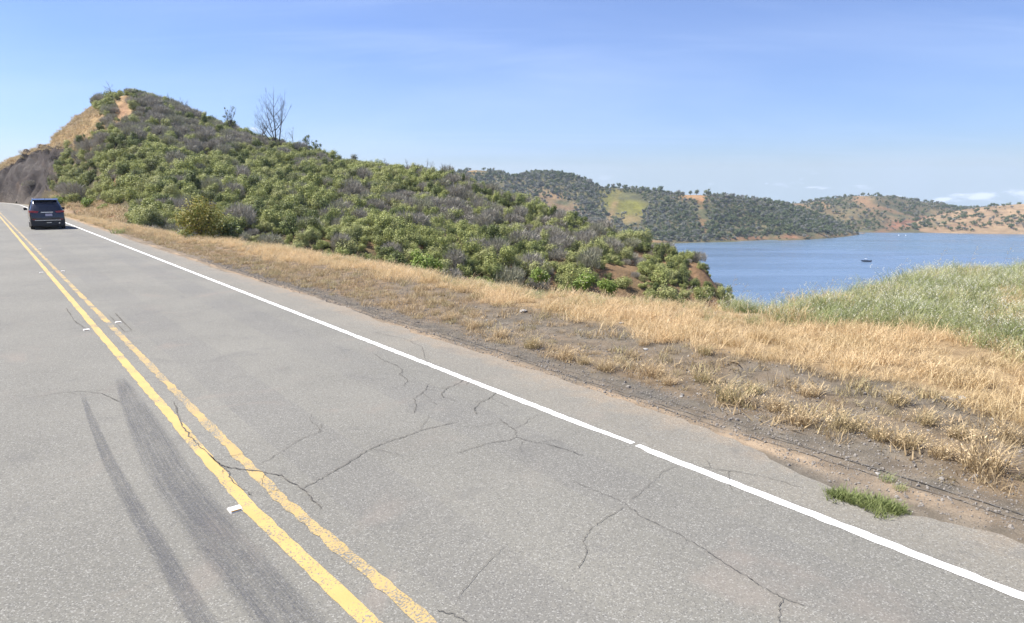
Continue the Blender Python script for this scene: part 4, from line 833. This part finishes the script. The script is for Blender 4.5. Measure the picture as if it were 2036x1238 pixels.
sk = [(912, 338, 800, .9), (930, 334, 800, .7), (962, 331, 800, .9), (975, 333, 800, 1.0), (990, 336, 795, .9), (1003, 340, 780, 1.0), (1012, 343, 775, .9), (1072, 337, 790, .7), (1088, 336, 790, .9), (1100, 337, 790, .8), (1122, 342, 790, 1.0), (1138, 343, 785, 1.3), (1150, 348, 785, .9), (1170, 354, 780, .9), (1188, 362, 775, .7),
      (1210, 364, 770, .9), (1218, 365, 770, .8), (1232, 363, 770, 1.1), (1245, 365, 770, .9), (1258, 368, 770, .9), (1272, 370, 770, .8), (1286, 371, 770, 1.0), (1312, 371, 765, 1.7), (1345, 380, 765, 1.1), (1373, 378, 765, 1.0), (1385, 377, 765, 1.2), (1406, 376, 765, 1.5), (1420, 382, 765, .8), (1455, 387, 775, .8), (1490, 391, 795, .8), (1530, 396, 815, 1.0), (1550, 400, 825, .9),
      (1625, 392, 1110, 1.1), (1655, 390, 1100, 1.1), (1690, 386, 1100, 1.0), (1702, 386, 1100, 1.2), (1735, 384, 1100, 1.1), (1748, 384, 1100, 1.2), (1775, 388, 1100, 1.0), (1945, 407, 1090, .9), (1968, 404, 1110, 1.2), (1983, 403, 1120, 1.0), (2005, 402, 1130, 1.4), (2026, 401, 1145, 1.3)]
special = {1406: 'tallest round oak on the skyline of the middle hills, right of centre', 1312: 'broad dark oak alone on the skyline above the yellow-green slope', 1138: 'dark conical tree on the shoulder of the second middle hill', 1232: 'larger oak in the row on the saddle between the middle hills', 1968: 'dark oak on the crest of the golden hill at the far right', 1625: 'first oak on the skyline of the farthest hill'}
for (px, py, r, s) in sk:
    x, y, z = atr(px, py + 4, r); k = rng.integers(0, 4); o = link('oak_tree', oaks[k], loc=(x, y, z - 3.9 * s)); o.scale = (s * 1.0, s * 1.0, s); o.rotation_euler = (0, 0, rng.uniform(0, 6.28))
    hill = 'first middle hill' if px < 1020 else 'second middle hill' if px < 1200 else 'long middle ridge' if px < 1600 else 'farthest hill' if px < 1900 else 'golden hill'
    if px in special: tag(o, special[px], 'tree', 'oaks along the skyline')
    else: tag(o, 'dark oak tree in the row along the skyline of the ' + hill, 'tree', 'skyline oaks of the ' + hill)
S3 = fs[rest][:, None] * rng.uniform(.85, 1.15, (len(rest), 3)); z0 = np.zeros(len(rest))
scatter('far_woodland', np.stack([fx[rest], fy[rest], fz[rest] - .4], -1), np.stack([z0, z0, rng.uniform(0, 6.28, len(rest))], -1), S3, fi[rest], far_src, label='far scrub and oaks merging into one cover on the hills across the lake', cat='woodland')

# ------------------------------------------------------------------ grasses
def grass_clump(name, n, h, r, wd, mt, lean=.5, seed=0, head=None, hm=None, curve=.5):
    rr = random.Random(seed); V = []; Q = []; mi = []
    for i in range(n):
        a = rr.uniform(0, 6.28); d = r * math.sqrt(rr.random()); b = np.array([d * math.cos(a), d * math.sin(a), -.02]); hh = h * rr.uniform(.45, 1.15); la = rr.uniform(0, 6.28); ll = hh * lean * rr.uniform(.2, 1.2)
        dirv = np.array([math.cos(la), math.sin(la), 0]); sd = np.array([-math.sin(la + rr.uniform(-.9, .9)), math.cos(la), 0]); w1 = wd * rr.uniform(.6, 1.3)
        p1 = b + np.array([0, 0, hh * .55]) + dirv * ll * .35; p2 = b + np.array([0, 0, hh]) + dirv * ll
        k = len(V); V += [b - sd * w1, b + sd * w1, p1 + sd * w1 * .8, p1 - sd * w1 * .8, p2 + sd * w1 * .25, p2 - sd * w1 * .25]; Q += [(k, k + 1, k + 2, k + 3), (k + 3, k + 2, k + 4, k + 5)]; mi += [0, 0]
        if head and rr.random() < head:
            for q_ in range(rr.randint(2, 4)):
                c = p2 + np.array([rr.uniform(-.03, .03), rr.uniform(-.03, .03), -q_ * .025]); e = np.array([rr.uniform(-1, 1), rr.uniform(-1, 1), .6]); e = e / np.linalg.norm(e) * .016; f_ = np.cross(e, sd); f_ = f_ / (np.linalg.norm(f_) + 1e-9) * .005
                k = len(V); V += [c - e, c + f_, c + e, c - f_]; Q.append((k, k + 1, k + 2, k + 3)); mi.append(1)
    me = mesh_np(name, np.array(V), np.array(Q)); me.polygons.foreach_set('material_index', np.array(mi, np.int32)); me.materials.append(mt)
    if head: me.materials.append(hm or MATS['oat'])
    return me
g_straw = [grass_clump('straw_clump', 70, .25, .24, .0042, MATS['straw'], 1.15, i, .35, MATS['straw']) for i in range(5)]
g_brown = [grass_clump('brown_clump', 60, .17, .20, .005, MATS['brown_straw'], 1.0, 20 + i) for i in range(4)]
g_green = [grass_clump('green_clump', 80, .33, .28, .0042, MATS['grass'], 1.15, 40 + i, .3) for i in range(4)]
g_low = [grass_clump('low_weed', 34, .07, .10, .004, MATS['brown_straw'], 1.2, 60 + i) for i in range(3)]
gsrc = src_collection('grass_source', g_straw + g_brown + g_green + g_low)   # collection order follows names
order_names = sorted(o.name for o in gsrc.objects)
vx, vy, vz = sample_grid(VX, VY, VZ, 230000, 4, None, 20); r_ = np.hypot(vx, vy); gpx, gpy = proj(vx, vy, np.zeros(len(vx))); ang = np.arctan2(vx, vy); rbk = np.interp(ang, PBa, PBr)
sel = (gpx > -60) & (gpx < 2230) & (r_ < 95) & (r_ < rbk + 5) & (vy > 1.0); vx, vy, vz, r_, gpx, gpy, rbk = [q_[sel] for q_ in (vx, vy, vz, r_, gpx, gpy, rbk)]
P3, I3, S3 = [], [], []
nvn = vnoise(vx, vy, 1.3, 501); nv2 = vnoise(vx, vy, .5, 503); road_n = vx * N[0] + vy * N[1]; road_s = vx * U[0] + vy * U[1]
for i in range(len(vx)):
    px, py = gpx[i], gpy[i]; u_ = rng.random()
    if road_n[i] < 6.35: continue
    if py > yM(px):      # bare strip
        if u_ < .01: k = rng.integers(13, 16); s = rng.uniform(.5, 1.2)
        else: continue
    elif px > 1450 and py < yN(px) + nvn[i] * 16:
        fringe = nvn[i] + rng.normal(0, .22) > .40
        k = rng.integers(9, 13) if not fringe else rng.integers(0, 5); s = rng.uniform(.5, 1.3) * (1 if r_[i] < 22 else .9) * (.75 if nv2[i] < -.2 else 1)
    elif py < yG(px) + nvn[i] * 14:
        k = rng.integers(0, 5)
        s = rng.uniform(.55, 1.05) * (1.0 if nv2[i] > -.2 else .6)
        if r_[i] > rbk[i] - 1.0 and u_ < .35: k = rng.integers(9, 13); s *= .6
        if r_[i] > rbk[i] + 1.0 and u_ < .6: k = rng.integers(9, 13)
        if px < 420 and u_ < .5: k = rng.integers(5, 9); s *= 1.3
    else:
        lf = np.clip((1050 - px) / 250, 0, 1)
        if nvn[i] * .9 + nv2[i] * .6 + rng.normal(0, .2) < -.42 - .75 * lf:
            if u_ < .55: k = rng.integers(13, 16) if u_ < .3 else rng.integers(5, 9); s = rng.uniform(.6, 2.2) if k > 12 else rng.uniform(.15, .42)
            else: continue
        else:
            if u_ > .62 + .3 * lf: continue
            k = rng.integers(5, 9) if u_ < .38 + .5 * lf else rng.integers(13, 16); s = rng.uniform(.3, .95) if k < 13 else rng.uniform(1, 2.6)
    P3.append((vx[i], vy[i], vz[i])); I3.append(k); S3.append((s * rng.uniform(.9, 1.2), s * rng.uniform(.9, 1.2), s * rng.uniform(.8, 1.2)))
P3 = np.array(P3); I3 = np.array(I3); S3 = np.array(S3); print('grass clumps', len(P3))
def emit(name, mask, lo, meshes, label):
    c_ = src_collection(name + '_source', meshes); nn = mask.sum()
    scatter(name, P3[mask], np.stack([rng.normal(0, .12, nn), rng.normal(0, .12, nn), rng.uniform(0, 6.28, nn)], -1), S3[mask], I3[mask] - lo, c_, label=label, cat='grass')
emit('straw_grass', I3 < 5, 0, g_straw, 'tall golden dry grass on the verge between gravel and ravine')
emit('brown_grass', (I3 >= 5) & (I3 < 9), 5, g_brown, 'short brown dry grass along the shoulder')
emit('green_grass', (I3 >= 9) & (I3 < 13), 9, g_green, 'tall grey-green grass on the mound at the right')
emit('low_weeds', I3 >= 13, 13, g_low, 'tiny dry weeds sprouting through the gravel')

hx, hy, hz_ = sample_grid(BX, BY, BZ, 26000, 0, int(bj * 3.1)); hpx, hpy = proj(hx, hy, hz_)
gd = np.clip(zone(hpx, hpy, 150, 268, 78, 30, -28) * 1.5 + zone(hpx, hpy, 60, 296, 75, 14, -25) * 1.2 + zone(hpx, hpy, 180, 418, 70, 16, 8) * 1.4, 0, 1) * (1 - rockmask(hpx, hpy, 0 * hpx)); ok = (rng.random(len(hx)) < gd * .9) & (hpx > -60) & (hpx < 290) & (vnoise(hx, hy, 5, 701) > -.35)
n = ok.sum(); sz = rng.uniform(1.4, 3.2, n)
scatter('dry_hillside_grass', np.stack([hx[ok], hy[ok], hz_[ok] - .05], -1), np.stack([rng.normal(0, .12, n), rng.normal(0, .12, n), rng.uniform(0, 6.28, n)], -1), sz[:, None] * np.ones((n, 3)) * np.array([1.3, 1.3, .8]), rng.integers(0, 4, n), src_collection('hill_grass_source', g_brown), label='dry tan grass on the steep golden shoulder of the near hill', cat='grass')

# ---- tufts one can pick out on the gravel
tuft = [grass_clump('dry_tuft', 170, .23, .13, .0032, MATS['brown_straw'], 1.1, 70 + i, .5, MATS['straw']) for i in range(3)]
tl = [(1058, 688, 1.0, 'yellowish dry tuft nearest the pavement in the left row'), (1125, 710, .95, 'straw-coloured tuft right of the first pair by the gravel edge'), (1160, 720, .6, 'small tuft touching the straw-coloured one'), (1205, 732, .9, 'dry tuft in the shoulder row below the golden grass'), (1300, 745, .9, 'rusty dry tuft below the white stone'), (1330, 760, .7, 'low spreading tuft beside the rusty tuft'),
      (1395, 755, .8, 'dry tuft in the middle of the gravel patch'), (1450, 795, 1.1, 'broad brown tuft where the gravel patch narrows'), (1500, 780, .7, 'pale small tuft behind the broad brown tuft'), (1545, 812, .9, 'brown tuft next in line toward the right'), (1597, 838, 1.0, 'round rusty tuft with a dark base close to the bare strip'), (1680, 850, 1.15, 'green-centred dry tuft right of the round rusty tuft'),
      (1745, 870, .75, 'thin tuft right of the green-centred one'), (1800, 885, .85, 'low tuft on dark gravel in the right third'), (1840, 845, .8, 'dry tuft below the dark hole in the bank'), (1870, 905, .8, 'orange-brown tuft left of the biggest right-hand tuft'), (1955, 930, 1.25, 'largest dry tuft at the right, overhanging the bare strip'), (1905, 870, .7, 'small tuft above the orange-brown one'), (2010, 880, .9, 'dry tuft at the right margin'),
      (1400, 715, .7, 'small tuft on the grey gravel under the golden grass'), (1280, 690, .6, 'faint tuft just above the white stone'), (995, 668, .9, 'dense tuft on the left end of the gravel row'), (940, 650, .8, 'brown tuft where the shoulder grass begins'), (890, 634, .8, 'leftmost dry tuft along the gravel row'), (1610, 790, .8, 'tuft at the lower edge of the golden grass right of centre'), (1780, 810, .9, 'wide tuft near the lower edge of the golden grass')]
for (px, py, s, lb) in tl:
    x, y = G(px, py); o = link('dry_tuft', tuft[rng.integers(3)], loc=(x, y, verge_zs(x, y))); o.scale = (s * 1.1, s * 1.1, s * rng.uniform(.8, 1.05)); o.rotation_euler = (0, 0, rng.uniform(0, 6.28)); tag(o, lb, 'grass tuft', 'dry tufts on the gravel')
# green grass patch growing at the pavement edge
gp = MB(); lush = [grass_clump('lush', 46, .085, .06, .0035, MATS['lush'], 1.0, 90 + i) for i in range(3)]
V = []; Q = []
for i in range(80):
    f = rng.random(); cx_, cy_ = 1655 + f * 140, 982 + f * 38; w_ = 13 * math.sin(math.pi * (0.12 + .8 * f)); x, y = G(cx_ + rng.normal(0, 6), cy_ + rng.normal(0, w_ * .75)); me = lush[i % 3]; v = np.empty(len(me.vertices) * 3); me.vertices.foreach_get('co', v); v = v.reshape(-1, 3)
    a = rng.uniform(0, 6.28); s = rng.uniform(.4, 1.15); v = np.stack([x + s * (v[:, 0] * math.cos(a) - v[:, 1] * math.sin(a)), y + s * (v[:, 0] * math.sin(a) + v[:, 1] * math.cos(a)), v[:, 2] * s - .01], -1)
    q_ = np.empty(len(me.polygons) * 4, int); me.loops.foreach_get('vertex_index', q_); Q.append(q_.reshape(-1, 4) + sum(len(k) for k in V)); V.append(v)
Vp = np.concatenate(V); org = np.array([Vp[:, 0].mean(), Vp[:, 1].mean(), 0]); o = link('green_grass_patch', mesh_np('green_grass_patch', Vp - org, np.concatenate(Q)), MATS['lush'], loc=tuple(org)); tag(o, 'small bright green grass patch growing at the pavement edge, lower right', 'grass patch')
for (px, py, s, lb) in [(1765, 950, .6, 'pale yellow-green weed behind the bright green grass patch'), (1790, 968, .5, 'thin weed right behind the bright green grass patch'), (235, 463, 3.0, 'green weed clump beside the shoulder right of the dark car')]:
    x, y = G(px, py); o = link('green_weed', grass_clump('green_weed', 90, .13, .12, .004, MATS['grass'], 1.0, 5), loc=(x, y, -.02)); o.scale = (s,) * 3; tag(o, lb, 'weed')

# ---- wild oats in seed leaning over the lake view
def oat(px, py, r, h, label, seed, sc=1.0):
    rr = random.Random(seed); x, y, z = atr(px, py, r); root = empty('wild_oat', (x, y, z), label, 'grass stalk', 0, 'wild oat stalks on the crest'); s = MB(); sp_ = MB(); p = Vector((0, 0, 0)); d = Vector((rr.uniform(-.1, .1), 0, 1)); pts = [p]
    for k in range(6): d = (d + Vector((rr.uniform(.02, .14), rr.uniform(-.05, .05), -.05 * k * .4))).normalized(); p = p + d * h / 6; pts.append(p)
    for a, b in zip(pts[:-1], pts[1:]): s.tube(a, b, .0016, .0012, 3, caps=False)
    for k in range(9):
        b = pts[3 + k // 3]; e = b + Vector((rr.uniform(-.06, .12), rr.uniform(-.05, .05), rr.uniform(0, .06))); s.tube(b, e, .0008, .0006, 3, caps=False)
        dn = Vector((rr.uniform(.2, 1), rr.uniform(-.3, .3), rr.uniform(-.7, .3))).normalized() * .028; sp_.tube(e, e + dn * .5, .0015, .0055, 4, caps=False); sp_.tube(e + dn * .5, e + dn, .0055, .0006, 4, caps=False)
    s.build('stalk', MATS['straw'], root); sp_.build('spikelet', MATS['oat'], root)
for j, (px, py, r, h, lb) in enumerate([(1452, 618, 13.2, .72, 'tall wild oat stalk standing against the water at the end of the spur'), (1470, 620, 13.4, .62, 'second wild oat beside the tallest one, seed heads over the water'), (1500, 622, 13.4, .42, 'short wild oat at the lowest point of the crest'), (1535, 622, 13.5, .45, 'wild oat left of the green mound'), (1560, 620, 13.6, .42, 'wild oat where the green mound begins'), (1610, 612, 14, .5, 'wild oat with pale spikelets on the left flank of the mound'),
     (1645, 600, 14.5, .55, 'wild oat poking above the left flank of the mound'), (1390, 618, 12.8, .5, 'wild oat in front of the eroded spur'), (1355, 610, 12.6, .5, 'wild oat in front of the spur, farther left'), (1155, 592, 13, .62, 'pale oat stalk in front of the shaded gully'), (1068, 588, 14, .6, 'pale oat stalk on the crest left of the gully'), (1780, 560, 17, .6, 'oat stalk on top of the green mound'), (1860, 550, 17, .7, 'taller oat stalk on top of the green mound'), (1925, 548, 17, .7, 'oat stalk near the right end of the mound top'), (1990, 545, 17, .65, 'last oat stalk at the right of the mound top')]):
    oat(px, py, r, h, lb, 200 + j)

# ---- stones
def stone_mesh(seed, mt):
    rr = random.Random(seed); import bmesh; bm = bmesh.new(); bmesh.ops.create_icosphere(bm, subdivisions=1, radius=.5)
    for v in bm.verts: v.co *= rr.uniform(.7, 1.15); v.co.z *= .65
    me = bpy.data.meshes.new('stone'); bm.to_mesh(me); bm.free(); me.materials.append(mt); return me
stones = [stone_mesh(i, MATS['stone']) for i in range(4)] + [stone_mesh(9, MATS['pale_stone'])]
n = 90000; ss_ = rng.uniform(-1, 26, n); nn_ = np.where(rng.random(n) < .45, 5.75 + rng.gamma(1.7, .75, n), rng.uniform(5.4, 13, n)); gx, gy = W(ss_, nn_); gpx, gpy = proj(gx, gy, 0 * gx); ok = (gpx > 200) & (gpx < 2150) & (gpy > yG(gpx) - 5) & (gpy < 1260) & (nn_ > np.interp(ss_, [-1, 1.2, 1.8, 2.5, 3.4, 30], [5.95, 5.8, 5.47, 5.55, 6.0, 6.1])); gx, gy, nn2 = gx[ok], gy[ok], nn_[ok]; gz = verge_z(gx, gy, nn2); n = len(gx)
sz = .006 + .0085 * rng.gamma(1.1, .8, n); 
scatter('gravel', np.stack([gx, gy, gz + sz * .1], -1), rng.uniform(0, 6.28, (n, 3)), sz[:, None] * np.ones((n, 3)), np.where(rng.random(n) < .02, 4, rng.integers(0, 4, n)), src_collection('gravel_source', stones), label='loose grey gravel strewn along the shoulder', cat='gravel')
for (px, py, s, pale_, lb) in [(1283, 699, .10, 1, 'white stone on the grey gravel patch'), (1041, 628, .17, 1, 'pale flat stone at the lower edge of the golden grass'), (1885, 812, .16, 0, 'dark stone by the hollow in the gravel at the right'), (1910, 808, .12, 1, 'pale stone beside the dark hollow at the right'), (1088, 718, .05, 0, 'small dark stone on the bare strip'), (1389, 780, .07, 0, 'rounded dark stone below the gravel patch'), (1355, 785, .05, 1, 'small pale stone left of the rounded dark stone'), (1873, 948, .06, 0, 'dark stone on the bare strip at the lower right'), (1745, 938, .05, 1, 'pale pebble beside the green weed'), (1235, 650, .10, 0, 'dark flat stone at the bottom of the golden grass')]:
    x, y = G(px, py); o = link('stone', stones[4] if pale_ else stones[rng.integers(4)], loc=(x, y, verge_zs(x, y) + s * .12)); o.scale = (s * 1.3, s, s * .8); o.rotation_euler = (0, 0, rng.uniform(0, 6.28)); tag(o, lb, 'stone')

# ------------------------------------------------------------------ the car
PAINT = plain('dark_blue_paint', (0.016, 0.016, 0.030), 0.22, 0.5, .1, 2, Coat_Weight=0.6); GLASS = plain('tinted_glass', (0.006, 0.008, 0.02), 0.06, 0.6, .1, 2)
TRIM = plain('black_trim', (0.02, 0.02, 0.022), .5, .4); TYRE = plain('tyre_rubber', (0.018, 0.018, 0.018), .85, .2); RIM = plain('alloy', (0.45, 0.45, 0.46), .3, .5, .1, 3, Metallic=.8)
LAMP = plain('red_lamp', (0.30, 0.015, 0.025), .15, .6); CHROME = plain('bright_metal', (0.7, 0.7, 0.72), .18, .6, .05, 3, Metallic=1.0); PLATE = plain('plate', (0.38, 0.37, 0.46), .5, .4)
cx0, cy0 = W(50.4, 3.32); car = empty('suv', (float(cx0), float(cy0), 0.004), 'dark blue sport utility vehicle driving away in the right lane', 'car', TH - R(1.5))
# local frame: +Y forward, rear bumper at y=0
def sec(y, zb, zw, wr, zr, w1=.91):
    P = [(w1 * .86, zb), (w1, zb + .14), (w1 + .01, zw - .22), (w1 - .03, zw), (wr, zr - .07), (wr * .86, zr), (0, zr + .025)]
    return [(x, y, z) for x, z in P] + [(-x, y, z) for x, z in P[-2::-1]]
b = MB(); b.loft([sec(0.0, .42, .98, .70, 1.00, .80), sec(.06, .34, 1.10, .74, 1.13, .88), sec(.30, .32, 1.14, .72, 1.52), sec(.62, .30, 1.15, .68, 1.80), sec(1.3, .28, 1.14, .67, 1.87), sec(2.2, .28, 1.12, .66, 1.86), sec(2.75, .28, 1.11, .64, 1.76), sec(3.35, .28, 1.08, .72, 1.20), sec(3.7, .28, 1.04, .74, 1.10), sec(4.35, .30, .95, .70, .98, .88), sec(4.55, .38, .80, .60, .82, .74)])
body = b.build('body', PAINT, car, True)
md = body.modifiers.new('edge', 'EDGE_SPLIT'); md.split_angle = R(42)
g = MB(); g.poly([(-.62, .325, 1.21), (.62, .325, 1.21), (.585, .575, 1.68), (-.585, .575, 1.68)]); gl = MB(); gl.loft([[(-.66, .135, 1.20), (.66, .135, 1.20), (.60, .40, 1.66), (-.60, .40, 1.66)], [(-.66, .33, 1.18), (.66, .33, 1.18), (.60, .60, 1.66), (-.60, .60, 1.66)]]); gl.build('rear_window', GLASS, car)
sp_ = MB(); sp_.loft([[(-.66, .30, 1.80), (.66, .30, 1.80), (.66, .30, 1.83), (-.66, .30, 1.83)], [(-.67, .80, 1.84), (.67, .80, 1.84), (.67, .80, 1.895), (-.67, .80, 1.895)]]); sp_.build('spoiler', PAINT, car)
for sx in (-1, 1):
    q = MB(); q.loft([[(sx * .875, .75, 1.20), (sx * .875, 2.95, 1.17), (sx * .735, 2.55, 1.64), (sx * .745, 1.0, 1.68)], [(sx * .83, .75, 1.20), (sx * .83, 2.95, 1.17), (sx * .68, 2.55, 1.64), (sx * .70, 1.0, 1.68)]]); q.build('side_window', GLASS, car)
    q = MB(); q.loft([[(sx * .50, -.005, 1.02), (sx * .90, .05, 1.06), (sx * .90, .05, 1.17), (sx * .42, -.005, 1.12)], [(sx * .50, .20, 1.02), (sx * .93, .32, 1.06), (sx * .93, .34, 1.18), (sx * .42, .20, 1.14)]]); q.build('taillight', LAMP, car)
    q = MB(); q.loft([[(sx * .90, 2.82, 1.14), (sx * 1.10, 2.80, 1.13), (sx * 1.12, 2.80, 1.28), (sx * .95, 2.82, 1.30)], [(sx * .90, 2.95, 1.14), (sx * 1.08, 2.97, 1.15), (sx * 1.09, 2.97, 1.26), (sx * .95, 2.95, 1.28)]]); q.build('mirror', TRIM, car)
    q = MB(); q.box((sx * .62, 1.65, 1.91), (.035, 1.7, .03)); q.build('roof_rail', CHROME, car)
    q = MB(); q.box((sx * .70, -.02, .62), (.16, .03, .035)); q.build('reflector', LAMP, car)
    for yy in (.85, 3.55):
        q = MB(); q.tube((sx * .70, yy, .345), (sx * .90, yy, .345), .345, .345, 24); wh = q.build('wheel', TYRE, car, False)
        q = MB(); q.tube((sx * .86, yy, .345), (sx * .912, yy, .345), .23, .21, 18); q.build('rim', RIM, wh)
q = MB(); q.loft([[(-.86, -.05, .24), (.86, -.05, .24), (.88, -.03, .60), (-.88, -.03, .60)], [(-.90, .25, .22), (.90, .25, .22), (.915, .25, .62), (-.915, .25, .62)]]); q.build('bumper', TRIM, car)
q = MB(); q.box((0, -.055, .57), (1.35, .02, .03)); q.build('bumper_trim', CHROME, car)
q = MB(); q.box((0, -.015, 1.065), (.62, .06, .045)); q.build('tailgate_trim', CHROME, car)
q = MB(); q.box((.08, -.035, .90), (.36, .05, .15)); q.build('number_plate', PLATE, car)
q = MB(); q.tube((.58, -.10, .39), (.58, .1, .39), .04, .04, 10); q.build('exhaust_tip', CHROME, car)
q = MB(); q.box((.05, -.06, .42), (.26, .02, .03)); q.build('tow_cover', CHROME, car)
q = MB(); q.tube((.0, .75, 1.88), (.0, .60, 2.0), .012, .006, 5); q.build('antenna', TRIM, car)
q = MB(); q.box((0, 2.2, .26), (1.5, 4.0, .2)); q.build('underbody', TRIM, car)

# ------------------------------------------------------------------ boat and buoys on the lake
x, y = G(1722, 519.5, LAKE + .2); boat = empty('motor_boat', (x, y, LAKE + .12), 'small dark motor boat with a white canopy alone on the open lake', 'boat', R(95))
def bsec(y, w_, zb, zt): return [(0, y, zb), (w_ * .7, y, zb + .12), (w_, y, zt), (w_ * .9, y, zt + .03), (0, y, zt - .12), (-w_ * .9, y, zt + .03), (-w_, y, zt), (-w_ * .7, y, zb + .12)]
q = MB(); q.loft([bsec(-3.4, 1.05, -.15, .75), bsec(-1.5, 1.2, -.2, .80), bsec(1.2, 1.1, -.15, .88), bsec(2.8, .6, .05, 1.0), bsec(3.6, .06, .45, 1.1)]); q.build('hull', plain('dark_hull', (0.02, 0.03, 0.06), .35, .5), boat)
WH = plain('white_gelcoat', (0.8, 0.82, 0.85), .35, .5)
q = MB(); q.box((0, .3, 1.92), (1.3, 1.3, .10)); q.build('canopy', WH, boat)
q = MB()
for a in (-.75, .75):
    for c_ in (-.25, .85): q.tube((a * .8, c_, .8), (a * .8, c_, 1.88), .03, .03, 6)
q.build('canopy_frame', CHROME, boat)
q = MB(); q.box((0, .9, 1.05), (1.0, .12, .5)); q.build('windscreen', GLASS, boat)
q = MB(); q.box((0, -.6, .85), (1.2, .5, .35)); q.build('seat', TRIM, boat)
q = MB(); q.box((0, -3.6, .75), (.4, .45, .7)); q.box((0, -3.62, .15), (.14, .2, .8)); q.build('outboard_motor', TRIM, boat)
for (px, py, lb) in [(1787, 468, 'left one of two tiny white buoys near the far shore'), (1801, 468, 'right one of two tiny white buoys near the far shore')]:
    x, y = G(px, py, LAKE); o = empty('buoy', (x, y, LAKE), lb, 'buoy', 0, 'white buoys near the far shore'); q = MB(); q.tube((0, 0, -.3), (0, 0, .4), .6, .5, 12); q.build('float', WH, o, False); q = MB(); q.tube((0, 0, .4), (0, 0, 1.3), .22, .08, 8); q.build('cone', WH, o)

# ------------------------------------------------------------------ the air
hz = MB(); hz.box((0, 0, 0), (3420, 3420, 118)); m = bpy.data.materials.new('air'); m.use_nodes = True; t = NT(m.node_tree); t.n.clear(); out = t.node('ShaderNodeOutputMaterial')
pv = t.node('ShaderNodeVolumePrincipled', {'Color': (0.74, 0.86, 1.0, 1), 'Density': 0.00016, 'Anisotropy': 0.2}); t.l.new(pv.outputs[0], out.inputs['Volume'])
ho = hz.build('haze', m, loc=(0, 0, -67.5 + 59)); tag(ho, None, None, None, 'stuff')
